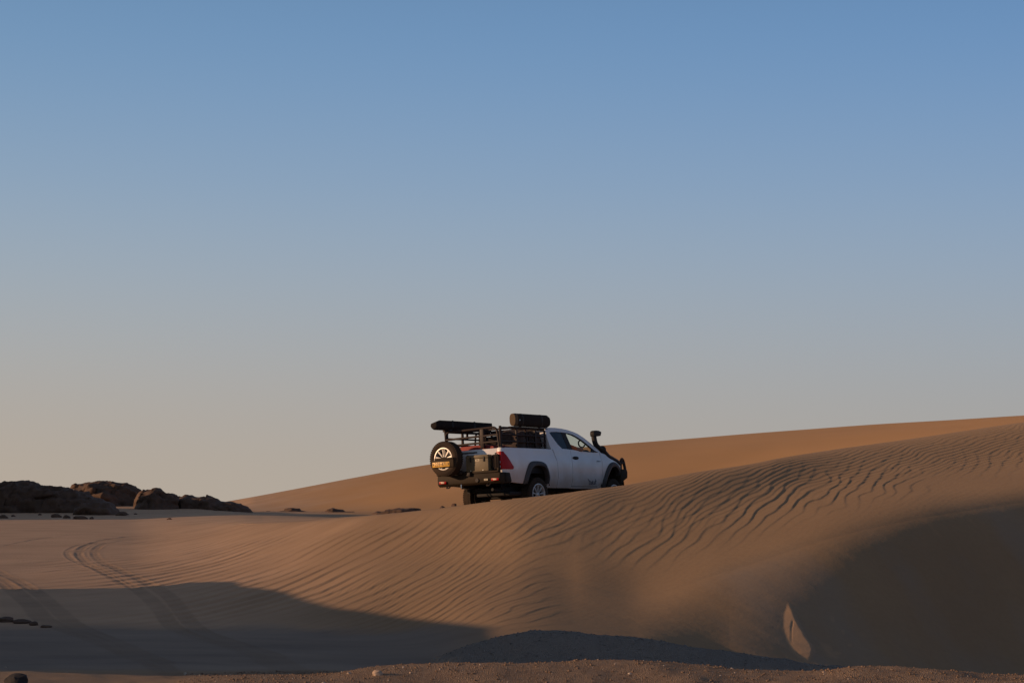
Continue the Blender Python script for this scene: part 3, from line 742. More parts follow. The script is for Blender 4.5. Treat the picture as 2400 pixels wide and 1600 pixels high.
def glass_mat(name, tint, dark):
    m, t, b = new_mat(name)
    t.nodes.remove(b)
    out = [n for n in t.nodes if n.type == 'OUTPUT_MATERIAL'][0]
    tr = t.nodes.new('ShaderNodeBsdfTransparent'); tr.inputs[0].default_value = (*tint, 1)
    gl = t.nodes.new('ShaderNodeBsdfGlossy'); gl.inputs['Roughness'].default_value = 0.04; gl.inputs[0].default_value = (0.9, 0.9, 0.9, 1)
    lw = t.nodes.new('ShaderNodeLayerWeight'); lw.inputs[0].default_value = 0.5
    pw = t.nodes.new('ShaderNodeMath'); pw.operation = 'POWER'; t.links.new(lw.outputs['Facing'], pw.inputs[0]); pw.inputs[1].default_value = 4.0
    fr = t.nodes.new('ShaderNodeMapRange'); t.links.new(pw.outputs[0], fr.inputs[0]); fr.inputs[3].default_value = 0.05; fr.inputs[4].default_value = 0.9
    mx = t.nodes.new('ShaderNodeMixShader')
    t.links.new(fr.outputs[0], mx.inputs[0]); t.links.new(tr.outputs[0], mx.inputs[1]); t.links.new(gl.outputs[0], mx.inputs[2])
    t.links.new(mx.outputs[0], out.inputs[0])
    return m
M_GLASS = glass_mat('green_tinted_glass', (0.80, 0.90, 0.86), 0)
M_GLASS_D = glass_mat('dark_tinted_glass', (0.06, 0.065, 0.08), 1)

truck = bpy.data.objects.new('pickup_truck', None)
C.objects.link(truck)
truck.matrix_world = TM @ Matrix.Translation((1.3, 0, TYRE_Z))
OFF = Matrix.Translation((-1.3, 0, -TYRE_Z))      # parts are written about the rear axle
tag(truck, 'white pickup truck with spare wheel, rack and snorkel driving behind the sand crest', 'pickup truck')

def part(name, bm, mt, parent=None, smooth=35, bevel=None):
    """part of the truck; parent=None -> child of the truck, else a sub-part"""
    bm.transform(OFF)
    return fin(name, bm, mt, parent or truck, smooth, bevel)

def own(name, bm, mt, base, smooth=35, bevel=None, label=None, cat=None, group=None):
    """a separate thing carried by the truck, with its origin at base (truck coordinates)"""
    bm.transform(Matrix.Translation(-Vector(base)))
    o = fin(name, bm, mt, None, smooth, bevel)
    o.matrix_world = TM @ Matrix.Translation(base)
    return tag(o, label, cat, group)
def own_empty(name, base, label, cat):
    o = bpy.data.objects.new(name, None); C.objects.link(o)
    o.matrix_world = TM @ Matrix.Translation(base)
    return tag(o, label, cat)
def own_part(name, bm, mt, root, base, smooth=35, bevel=None):
    bm.transform(Matrix.Translation(-Vector(base)))
    return fin(name, bm, mt, root, smooth, bevel)

def B(): return bmesh.new()
def box(bm, x0, x1, y0, y1, z0, z1):
    v = [bm.verts.new(p) for p in ((x0, y0, z0), (x1, y0, z0), (x1, y1, z0), (x0, y1, z0), (x0, y0, z1), (x1, y0, z1), (x1, y1, z1), (x0, y1, z1))]
    for f in ((0, 3, 2, 1), (4, 5, 6, 7), (0, 1, 5, 4), (1, 2, 6, 5), (2, 3, 7, 6), (3, 0, 4, 7)):
        bm.faces.new([v[i] for i in f])
    return bm
def prism_xz(bm, pts, y0, y1, map_=None):
    a = [bm.verts.new((x, y0, z)) for x, z in pts]; b = [bm.verts.new((x, y1, z)) for x, z in pts]
    bm.faces.new(a); bm.faces.new(b[::-1])
    for i in range(len(pts)):
        j = (i + 1) % len(pts)
        bm.faces.new((a[i], b[i], b[j], a[j]))
    return bm
def prism_yz(bm, pts, x0, x1):
    a = [bm.verts.new((x0, y, z)) for y, z in pts]; b = [bm.verts.new((x1, y, z)) for y, z in pts]
    bm.faces.new(a); bm.faces.new(b[::-1])
    for i in range(len(pts)):
        j = (i + 1) % len(pts)
        bm.faces.new((a[i], b[i], b[j], a[j]))
    return bm
def smooth_path(pts, n=8):
    pts = [Vector(p) for p in pts]
    out = []
    for i in range(len(pts) - 1):
        p0 = pts[max(i - 1, 0)]; p1 = pts[i]; p2 = pts[i + 1]; p3 = pts[min(i + 2, len(pts) - 1)]
        for k in range(n):
            t = k / n
            out.append(0.5 * ((2 * p1) + (p2 - p0) * t + (2 * p0 - 5 * p1 + 4 * p2 - p3) * t * t + (3 * p1 - p0 - 3 * p2 + p3) * t ** 3))
    out.append(pts[-1])
    return out
def fillet(pts, r, n=5):
    """polyline with rounded corners"""
    pts = [Vector(p) for p in pts]; out = [pts[0]]
    for i in range(1, len(pts) - 1):
        a = (pts[i - 1] - pts[i]); b = (pts[i + 1] - pts[i])
        rr_ = min(r, a.length * 0.45, b.length * 0.45)
        p = pts[i] + a.normalized() * rr_; q = pts[i] + b.normalized() * rr_
        for k in range(n + 1):
            t = k / n
            out.append((1 - t) ** 2 * p + 2 * t * (1 - t) * pts[i] + t * t * q)
    out.append(pts[-1])
    return out
def tube(bm, pts, r, seg=10, cap=True, rz=None):
    pts = [Vector(p) for p in pts]
    rs = r if isinstance(r, (list, tuple)) else [r] * len(pts)
    rings = []; up = Vector((0.03, 0.02, 1))
    for i, p in enumerate(pts):
        d = (pts[min(i + 1, len(pts) - 1)] - pts[max(i - 1, 0)]).normalized()
        n_ = up - d * up.dot(d)
        if n_.length < 1e-4: n_ = Vector((1, 0, 0)) - d * d.x
        n_.normalize(); m_ = d.cross(n_); up = n_
        sq = rz if rz else 1.0
        rings.append([bm.verts.new(p + (n_ * math.cos(a) * sq + m_ * math.sin(a)) * rs[i]) for a in [2 * math.pi * k / seg for k in range(seg)]])
    for a, b in zip(rings[:-1], rings[1:]):
        for k in range(seg):
            j = (k + 1) % seg
            bm.faces.new((a[k], a[j], b[j], b[k]))
    if cap:
        bm.faces.new(rings[0][::-1]); bm.faces.new(rings[-1])
    return bm
def lathe_y(bm, prof, cx, cy, cz, seg=48):
    """prof: (radius, y offset) closed loop round the y axis"""
    rings = []
    for k in range(seg):
        a = 2 * math.pi * k / seg
        rings.append([bm.verts.new((cx + r * math.cos(a), cy + y, cz + r * math.sin(a))) for r, y in prof])
    n_ = len(prof)
    for k in range(seg):
        a = rings[k]; b = rings[(k + 1) % seg]
        for i in range(n_):
            j = (i + 1) % n_
            if prof[i][0] < 1e-6 and prof[j][0] < 1e-6: continue
            try: bm.faces.new((a[i], a[j], b[j], b[i]))
            except ValueError: pass
    return bm
def panel(outline, yfun, thick=0.03, holes=(), cuts_z=8, cuts_x=10, side=-1):
    """curved body panel: flat outline in (x, z), pushed out to the body surface y = side * yfun(x, z)"""
    bm = bmesh.new()
    vs_ = [bm.verts.new((x, 0, z)) for x, z in outline]
    for t3 in tessellate_polygon([[Vector((x, z, 0)) for x, z in outline]]):
        bm.faces.new([vs_[i] for i in t3])
    xs = [p[0] for p in outline]; zs = [p[1] for p in outline]
    for k in range(1, cuts_z):
        z = min(zs) + (max(zs) - min(zs)) * k / cuts_z
        bmesh.ops.bisect_plane(bm, geom=bm.verts[:] + bm.edges[:] + bm.faces[:], plane_co=(0, 0, z), plane_no=(0, 0, 1))
    for k in range(1, cuts_x):
        x = min(xs) + (max(xs) - min(xs)) * k / cuts_x
        bmesh.ops.bisect_plane(bm, geom=bm.verts[:] + bm.edges[:] + bm.faces[:], plane_co=(x, 0, 0), plane_no=(1, 0, 0))
    bmesh.ops.remove_doubles(bm, verts=bm.verts[:], dist=2e-4)
    for v in bm.verts:
        v.co.y = side * yfun(v.co.x, v.co.z)
    ext = bmesh.ops.extrude_face_region(bm, geom=bm.faces[:])
    for g in ext['geom']:
        if isinstance(g, bmesh.types.BMVert): g.co.y -= side * thick
    bmesh.ops.recalc_face_normals(bm, faces=bm.faces)
    return bm
def text_mesh(name, body, size, mt, parent, loc, rot, extrude=0.002, scale=(1, 1, 1), shear=0.0, space=1.0):
    cu = bpy.data.curves.new(name, 'FONT'); cu.body = body; cu.size = size; cu.extrude = extrude; cu.align_x = 'CENTER'; cu.align_y = 'CENTER'
    cu.shear = shear; cu.space_character = space; cu.resolution_u = 3
    o = bpy.data.objects.new(name + '_tmp', cu); C.objects.link(o)
    dg = bpy.context.evaluated_depsgraph_get()
    me = bpy.data.meshes.new_from_object(o.evaluated_get(dg))
    bpy.data.objects.remove(o); bpy.data.curves.remove(cu)
    me.transform(Matrix.Diagonal((*scale, 1)))
    me.materials.clear()
    o2 = link(name, me, mt, parent)
    o2.matrix_local = (OFF if parent is truck or parent.parent is truck else Matrix()) @ Matrix.Translation(loc) @ rot
    return o2

from mathutils.geometry import tessellate_polygon
# ---- body surface
def ybody(x, z):
    y = 0.915 - 0.045 * ((z - 0.93) / 0.42) ** 2 - (0.02 if z < 0.62 else 0) * (0.62 - z) / 0.12
    if x > 2.95: y -= 0.13 * ((x - 2.95) / 0.75) ** 2
    if x < -1.08: y -= 0.05 * ((-1.08 - x) / 0.22) ** 2
    # soft crease along the shoulder
    y -= 0.012 * math.exp(-((z - 1.22) / 0.035) ** 2) * (1 if -1.2 < x < 2.7 else 0)
    return y
arch_r = [(0.42, 0.50), (0.43, 0.64), (0.40, 0.80), (0.33, 0.93), (0.17, 1.00), (0.0, 1.015), (-0.16, 1.01), (-0.27, 0.97), (-0.37, 0.84), (-0.44, 0.70), (-0.47, 0.57)]
arch_f = [(3.56, 0.70), (3.55, 0.84), (3.47, 0.94), (3.36, 1.01), (3.22, 1.045), (3.05, 1.03), (2.93, 0.97), (2.82, 0.84), (2.75, 0.68), (2.73, 0.50)]
for side, nm in ((-1, 'right'), (1, 'left')):
    bed = [(-1.29, 1.35), (-1.30, 0.90), (-1.27, 0.72), (-1.05, 0.71), (-0.98, 0.585), (-0.47, 0.555)] + arch_r[::-1][1:] + [(0.42, 0.47), (0.822, 0.47), (0.822, 0.70), (0.805, 0.93), (0.79, 1.07), (0.74, 1.19), (0.665, 1.35)]
    o = part('bed_side', panel(bed, ybody, 0.05, cuts_z=10, cuts_x=14, side=side), M_WHITE)
    cabq = [(0.70, 1.35), (0.752, 1.22), (0.802, 1.07), (0.817, 0.93), (0.834, 0.70), (0.834, 0.47), (1.405, 0.47), (1.405, 1.345), (1.12, 1.352)]
    o = part('cab_side', panel(cabq, ybody, 0.05, side=side), M_WHITE)
    dr = [(1.417, 1.343), (1.417, 0.515), (2.50, 0.515), (2.60, 0.62), (2.648, 0.90), (2.66, 1.10), (2.60, 1.31), (2.49, 1.302), (2.09, 1.302), (1.80, 1.315), (1.52, 1.337)]
    door = part('door', panel(dr, ybody, 0.045, side=side), M_WHITE)
    sill = [(1.417, 0.505), (1.417, 0.46), (2.70, 0.46), (2.715, 0.60), (2.66, 0.90), (2.612, 0.62), (2.51, 0.505)]
    part('sill', panel(sill, lambda x, z: ybody(x, z) - 0.006, 0.05, side=side, cuts_z=3), M_WHITE)
    fen = [(2.62, 1.318), (2.672, 1.10), (2.66, 0.92), (2.72, 0.62), (2.72, 0.50)] + arch_f[::-1] + [(3.62, 0.72), (3.66, 0.90), (3.62, 1.02), (3.50, 1.11), (3.36, 1.17), (3.13, 1.225), (2.85, 1.275)]
    part('fender', panel(fen, ybody, 0.04, side=side, cuts_x=12), M_WHITE)
    # handle
    bm = B()
    for v in bmesh.ops.create_uvsphere(bm, u_segments=20, v_segments=10, radius=1)['verts']:
        v.co = Vector((1.565 + v.co.x * 0.125, side * (ybody(1.5, 1.17) + 0.008) + v.co.y * 0.022, 1.165 + v.co.z * 0.04))
    part('door_handle', bm, M_BLACK, door)
    # wheel arch flares
    def flare(pts, inner, w):
        n_ = len(pts); bm = B(); rows_ = []
        for (x, z), (xi, zi) in zip(pts, inner):
            yb = ybody(x, min(z, 1.2)); prof = [(0.0, -0.02), (0.02, 0.022), (0.5, w), (0.92, w - 0.006), (1.0, w - 0.03), (1.0, -0.06)]
            rows_.append([bm.verts.new((x + (xi - x) * t, side * (yb + h), z + (zi - z) * t)) for t, h in prof])
        for a, b in zip(rows_[:-1], rows_[1:]):
            for i in range(len(a) - 1): bm.faces.new((a[i], a[i + 1], b[i + 1], b[i]))
        bm.faces.new(rows_[0]); bm.faces.new(rows_[-1][::-1])
        return bm
    def dens(pts, n=40): 
        t = np.concatenate([[0], np.cumsum(np.hypot(*np.diff(np.array(pts), axis=0).T))]); q = np.linspace(0, t[-1], n)
        return list(zip(pchip(t, [p[0] for p in pts], q), pchip(t, [p[1] for p in pts], q)))
    ro = dens([(-0.53, 0.55), (-0.50, 0.68), (-0.44, 0.83), (-0.36, 0.96), (-0.27, 1.035), (-0.14, 1.065), (0.02, 1.065), (0.18, 1.05), (0.31, 1.005), (0.38, 0.92), (0.43, 0.80), (0.465, 0.68), (0.44, 0.56)])
    ri = dens([(-0.41, 0.55), (-0.38, 0.66), (-0.33, 0.78), (-0.27, 0.87), (-0.20, 0.92), (-0.12, 0.945), (0.02, 0.955), (0.16, 0.945), (0.26, 0.91), (0.32, 0.85), (0.36, 0.76), (0.385, 0.67), (0.385, 0.56)])
    part('wheel_arch_flare', flare(ro, ri, 0.055), M_FLARE)
    fo = dens([(2.68, 0.48), (2.69, 0.62), (2.74, 0.76), (2.81, 0.89), (2.91, 1.00), (3.03, 1.075), (3.17, 1.10), (3.32, 1.075), (3.45, 1.01), (3.55, 0.90), (3.59, 0.78)])
    fi_ = dens([(2.79, 0.48), (2.79, 0.60), (2.83, 0.72), (2.90, 0.82), (2.98, 0.91), (3.07, 0.965), (3.17, 0.985), (3.28, 0.965), (3.37, 0.92), (3.45, 0.84), (3.48, 0.74)])
    part('wheel_arch_flare', flare(fo, fi_, 0.055), M_FLARE)

# ---- inner structure: bed tub, wheel wells, cab floor, firewall, chassis
bm = B(); box(bm, -1.24, 0.60, -0.80, 0.80, 0.80, 0.86); box(bm, 0.56, 0.60, -0.80, 0.80, 0.862, 1.34)
box(bm, -1.22, 0.60, 0.78, 0.82, 0.862, 1.34); box(bm, -1.22, 0.60, -0.82, -0.78, 0.862, 1.34)
part('bed_tub', bm, M_BLACK)
for s in (-1, 1):
    bm = B(); box(bm, -1.26, 0.64, *sorted((s * 0.775, s * (ybody(0, 1.35) - 0.005))), 1.343, 1.362)
    part('bed_rail_cap', bm, M_BLACK, bevel=0.006)
bm = B(); box(bm, 0.64, 2.75, -0.84, 0.84, 0.50, 0.56); box(bm, 2.60, 2.66, -0.83, 0.83, 0.562, 1.28)
part('cab_floor', bm, M_UNDER)
bm = B()
for s in (-1, 1): box(bm, -0.80, 3.55, s * 0.45 - 0.04, s * 0.45 + 0.04, 0.40, 0.50)
for x in (-0.74, -0.3, 0.45, 1.6, 2.6, 3.4): box(bm, x, x + 0.07, -0.408, 0.408, 0.41, 0.49)
part('chassis', bm, M_UNDER)
bm = B(); tube(bm, [(0.01, -0.72, 0.31), (0.01, 0.72, 0.31)], 0.05)
for v in bmesh.ops.create_uvsphere(bm, u_segments=14, v_segments=8, radius=0.15)['verts']: v.co += Vector((0.01, 0, 0.31))
part('rear_axle', bm, M_UNDER)
bm = B(); tube(bm, fillet([(-1.18, -0.5, 0.44), (-0.98, -0.5, 0.42), (-0.5, -0.4, 0.38), (0.8, -0.3, 0.38)], 0.1), 0.035)
part('exhaust_pipe', bm, M_UNDER)
bm = B(); box(bm, -0.85, -0.30, -0.74, 0.20, 0.30, 0.395); part('fuel_tank', bm, M_UNDER, bevel=0.03)
for s in (-1, 1):
    for x0, hw in ((0.0, 0.50), (3.14, 0.50)):
        bm = B(); n_ = 14; a_ = [(x0 + hw * math.cos(t), 0.52 + 0.50 * math.sin(t)) for t in np.linspace(0, math.pi, n_)]
        v0 = [bm.verts.new((x, s * 0.88, z)) for x, z in a_]; v1 = [bm.verts.new((x, s * 0.50, z)) for x, z in a_]
        for i in range(n_ - 1): bm.faces.new((v0[i], v0[i + 1], v1[i + 1], v1[i]))
        bm.faces.new(v1)
        part('wheel_well', bm, M_UNDER)

# ---- cab: side frames with the window openings, roof skin, glass
def ycab(z): return 0.862 - max(0.0, z - 1.33) * 0.35
outer = [(0.655, 1.352), (0.645, 1.50), (0.65, 1.64), (0.665, 1.78), (0.70, 1.845), (0.85, 1.865), (1.10, 1.868), (1.35, 1.858), (1.60, 1.832), (1.80, 1.795), (1.97, 1.752), (2.15, 1.672), (2.34, 1.565), (2.48, 1.475), (2.60, 1.395), (2.70, 1.315), (2.49, 1.304), (2.09, 1.304), (1.80, 1.317), (1.52, 1.339), (1.12, 1.354)]
inner = [(1.10, 1.372), (0.98, 1.475), (0.885, 1.61), (0.82, 1.70), (0.80, 1.745), (0.90, 1.765), (1.11, 1.772), (1.35, 1.768), (1.56, 1.755), (1.74, 1.725), (1.89, 1.675), (2.05, 1.605), (2.22, 1.505), (2.34, 1.43), (2.44, 1.365), (2.49, 1.320), (2.40, 1.318), (2.09, 1.320), (1.80, 1.334), (1.52, 1.357), (1.30, 1.366)]
for side in (-1, 1):
    bm = B(); rows_ = []
    for (xo, zo), (xi, zi) in zip(outer, inner):
        yo, yi = ycab(zo), ycab(zi)
        rows_.append([bm.verts.new(p) for p in ((xo, side * yo, zo), (xi, side * (yi + 0.004), zi), (xi, side * (yi - 0.05), zi), (xo, side * (yo - 0.06), zo))])
    for i in range(len(rows_)):
        a, b = rows_[i], rows_[(i + 1) % len(rows_)]
        for k in range(4): bm.faces.new((a[k], a[(k + 1) % 4], b[(k + 1) % 4], b[k]))
    part('cab_window_frame', bm, M_WHITE, smooth=50)
    # black B-pillar trim and seal
    bm = B()
    def cabquad(bm, pts, t0, t1):
        a = [bm.verts.new((x, side * (ycab(z) + t0), z)) for x, z in pts]; b = [bm.verts.new((x, side * (ycab(z) + t1), z)) for x, z in pts]
        bm.faces.new(a); bm.faces.new(b[::-1])
        for i in range(len(pts)):
            j = (i + 1) % len(pts); bm.faces.new((a[i], b[i], b[j], a[j]))
    cabquad(bm, [(1.37, 1.364), (1.50, 1.358), (1.44, 1.764), (1.30, 1.769)], -0.006, -0.06)
    part('door_pillar', bm, M_BLACK)
    bm = B(); cabquad(bm, [(1.50, 1.357), (1.535, 1.356), (1.475, 1.742), (1.56, 1.735), (1.73, 1.705), (1.88, 1.655), (2.04, 1.585), (2.20, 1.487), (2.32, 1.412), (2.42, 1.350), (2.49, 1.322), (2.44, 1.365), (2.34, 1.43), (2.22, 1.505), (2.05, 1.605), (1.89, 1.675), (1.74, 1.725), (1.56, 1.755), (1.44, 1.764)], -0.004, -0.04)
    part('door_window_seal', bm, M_BLACK)
    bm = B(); cabquad(bm, [(1.10, 1.374), (0.98, 1.477), (0.885, 1.61), (0.82, 1.70), (0.803, 1.743), (0.90, 1.762), (1.11, 1.769), (1.30, 1.767), (1.37, 1.364)], -0.012, -0.016)
    tag(part('quarter_window', bm, M_GLASS_D), 'dark tinted quarter window behind the door')
    if side == 1:
        bm = B(); cabquad(bm, [(1.535, 1.356), (1.475, 1.742), (1.56, 1.735), (1.73, 1.705), (1.88, 1.655), (2.04, 1.585), (2.20, 1.487), (2.32, 1.412), (2.42, 1.350), (2.40, 1.319), (2.09, 1.321), (1.80, 1.336)], -0.012, -0.016)
        part('door_window', bm, M_GLASS)
    # front quarter sail: black triangle where the mirror sits
    bm = B(); cabquad(bm, [(2.30, 1.312), (2.60, 1.318), (2.44, 1.362), (2.36, 1.415)], 0.006, -0.03)
    part('mirror_base', bm, M_BLACK)
    # grab handle on the windscreen pillar
    bm = B(); yy = side * 0.70
    tube(bm, fillet([(2.08, yy, 1.60), (2.00, yy, 1.56), (2.03, yy, 1.47), (2.16, yy, 1.43), (2.25, yy, 1.47), (2.26, yy, 1.50)], 0.04), 0.017, 8)
    part('grab_handle', bm, M_BLACK)
# roof skin
top = [(0.665, 1.78), (0.70, 1.845), (0.85, 1.865), (1.10, 1.868), (1.35, 1.858), (1.60, 1.832), (1.78, 1.80)]
bm = B(); rr = []
for x, z in top:
    y0 = ycab(z) - 0.02
    rr.append([bm.verts.new((x + (0.06 * (1 - u * u) if x > 1.7 else 0), y0 * u, z + 0.022 * (1 - u ** 2) - 0.012 * (abs(u) > 0.99))) for u in np.linspace(-1, 1, 15)])
for a, b in zip(rr[:-1], rr[1:]):
    for i in range(14): bm.faces.new((a[i], a[i + 1], b[i + 1], b[i]))
ext = bmesh.ops.extrude_face_region(bm, geom=bm.faces[:])
for g in ext['geom']:
    if isinstance(g, bmesh.types.BMVert): g.co.z -= 0.03
part('roof', bm, M_WHITE, smooth=60)
# rear wall of the cab with its window
bm = B()
W_ = [(-0.80, 1.352), (0.80, 1.352), (0.68, 1.80), (-0.68, 1.80)]; w_ = [(-0.62, 1.42), (0.62, 1.42), (0.55, 1.74), (-0.55, 1.74)]
for x in (0.652, 0.672):
    a = [bm.verts.new((x, *p)) for p in W_]; b = [bm.verts.new((x, *p)) for p in w_]
    for i in range(4):
        j = (i + 1) % 4; bm.faces.new((a[i], a[j], b[j], b[i]))
part('cab_rear_wall', bm, M_WHITE)
bm = B(); prism_yz(bm, w_, 0.658, 0.664); part('rear_window', bm, M_GLASS_D)
# windscreen
bm = B(); nx = 12
ra = [bm.verts.new((1.86 - 0.02 * u * u, u * 0.655, 1.800 + 0.012 * (1 - u * u))) for u in np.linspace(-1, 1, nx)]
rb = [bm.verts.new((2.72 - 0.14 * u * u, u * 0.80, 1.345 + 0.03 * (1 - u * u))) for u in np.linspace(-1, 1, nx)]
for i in range(nx - 1): bm.faces.new((ra[i], ra[i + 1], rb[i + 1], rb[i]))
part('windscreen', bm, M_GLASS, smooth=60)
bm = B(); tube(bm, [(1.83, -0.60, 1.79), (1.86, 0, 1.80), (1.83, 0.60, 1.79)], 0.022, 8); part('windscreen_header', bm, M_WHITE)
bm = B(); prism_yz(bm, [(-0.78, 1.20), (0.78, 1.20), (0.78, 1.34), (0.5, 1.37), (-0.25, 1.37), (-0.3, 1.40), (-0.55, 1.40), (-0.6, 1.36), (-0.78, 1.33)], 2.12, 2.62)
part('dashboard', bm, M_SEAT, bevel=0.02)
# bonnet
bm = B(); st = [(2.60, 1.325, 0.78), (2.85, 1.315, 0.80), (3.10, 1.285, 0.80), (3.32, 1.235, 0.79), (3.48, 1.165, 0.76), (3.60, 1.07, 0.72), (3.655, 0.98, 0.68)]
rr = []
for x, z, h in st:
    rr.append([bm.verts.new((x + 0.08 * (1 - u * u) * (x > 3.3), h * u, z + 0.045 * (1 - u * u) - 0.03 * u ** 8)) for u in np.linspace(-1, 1, 17)])
for a, b in zip(rr[:-1], rr[1:]):
    for i in range(16): bm.faces.new((a[i], a[i + 1], b[i + 1], b[i]))
ext = bmesh.ops.extrude_face_region(bm, geom=bm.faces[:])
for g in ext['geom']:
    if isinstance(g, bmesh.types.BMVert): g.co.z -= 0.04
part('bonnet', bm, M_WHITE, smooth=60)
bm = B(); box(bm, 3.60, 3.68, -0.55, 0.55, 0.78, 1.00); part('grille', bm, M_BLACK, bevel=0.02)
for s in (-1, 1):
    bm = B(); prism_xz(bm, [(3.45, 1.06), (3.66, 1.01), (3.70, 0.93), (3.60, 0.88), (3.46, 0.93)], s * 0.60, s * 0.80); part('headlight', bm, M_CLEAR, bevel=0.02)
# front bumper and bull bar
bm = B()
pf = [(3.50, 0.92), (3.56, 0.935), (3.84, 0.93), (3.875, 0.87), (3.86, 0.73), (3.70, 0.66), (3.50, 0.555), (3.42, 0.56)]
secs = [(-0.90, -0.10), (-0.82, 0.0), (0, 0.10), (0.82, 0.0), (0.90, -0.10)]
rr = [[bm.verts.new((x + dx if x > 3.6 else x, y, z)) for x, z in pf] for y, dx in secs]
for a, b in zip(rr[:-1], rr[1:]):
    for i in range(len(pf)): bm.faces.new((a[i], a[(i + 1) % len(pf)], b[(i + 1) % len(pf)], b[i]))
bm.faces.new(rr[0]); bm.faces.new(rr[-1][::-1])
part('front_bumper', bm, M_STEEL, bevel=0.012, smooth=30)
bm = B()
for y in (-0.80, 0.80):
    tube(bm, fillet([(3.62, y, 0.92), (3.64, y, 1.12), (3.70, y, 1.20), (3.79, y * 0.98, 1.14), (3.83, y * 0.98, 1.02), (3.83, y, 0.92)], 0.07), 0.036)
    tube(bm, [(3.64, y, 1.09), (3.80, y, 1.09)], 0.028)
tube(bm, fillet([(3.86, -0.45, 0.92), (3.84, -0.45, 1.17), (3.84, 0.45, 1.17), (3.86, 0.45, 0.92)], 0.1), 0.03)
tube(bm, [(3.80, -0.80, 1.10), (3.86, -0.45, 1.05), (3.86, 0.45, 1.05), (3.80, 0.80, 1.10)], 0.024)
part('bull_bar', bm, M_TUBE)
# snorkel
bm = B()
pth = smooth_path([(3.56, -0.80, 1.06), (3.42, -0.82, 1.12), (3.20, -0.83, 1.175), (3.02, -0.84, 1.225), (2.90, -0.84, 1.30), (2.79, -0.835, 1.375), (2.66, -0.83, 1.43), (2.57, -0.82, 1.50), (2.53, -0.81, 1.60), (2.52, -0.80, 1.74)], 5)
tube(bm, pth, [0.056 + 0.022 * min(1, i / 10) - 0.012 * min(1, max(0, i - 26) / 8) for i in range(len(pth))], 14, rz=0.85)
snork = part('snorkel', bm, M_BLACK)
bm = B()
for v in bmesh.ops.create_uvsphere(bm, u_segments=16, v_segments=10, radius=0.1)['verts']: v.co += Vector((2.80, -0.835, 1.385))
part('snorkel_clamp', bm, M_BLACK, snork)
bm = B(); prism_xz(bm, [(2.45, 1.70), (2.44, 1.78), (2.47, 1.825), (2.54, 1.84), (2.66, 1.838), (2.76, 1.815), (2.77, 1.795), (2.73, 1.715), (2.62, 1.70)], -0.865, -0.745)
part('snorkel_head', bm, M_BLACK, snork, bevel=0.02)
# door mirrors (folded low beside the pillar)
for s in (-1, 1):
    pass

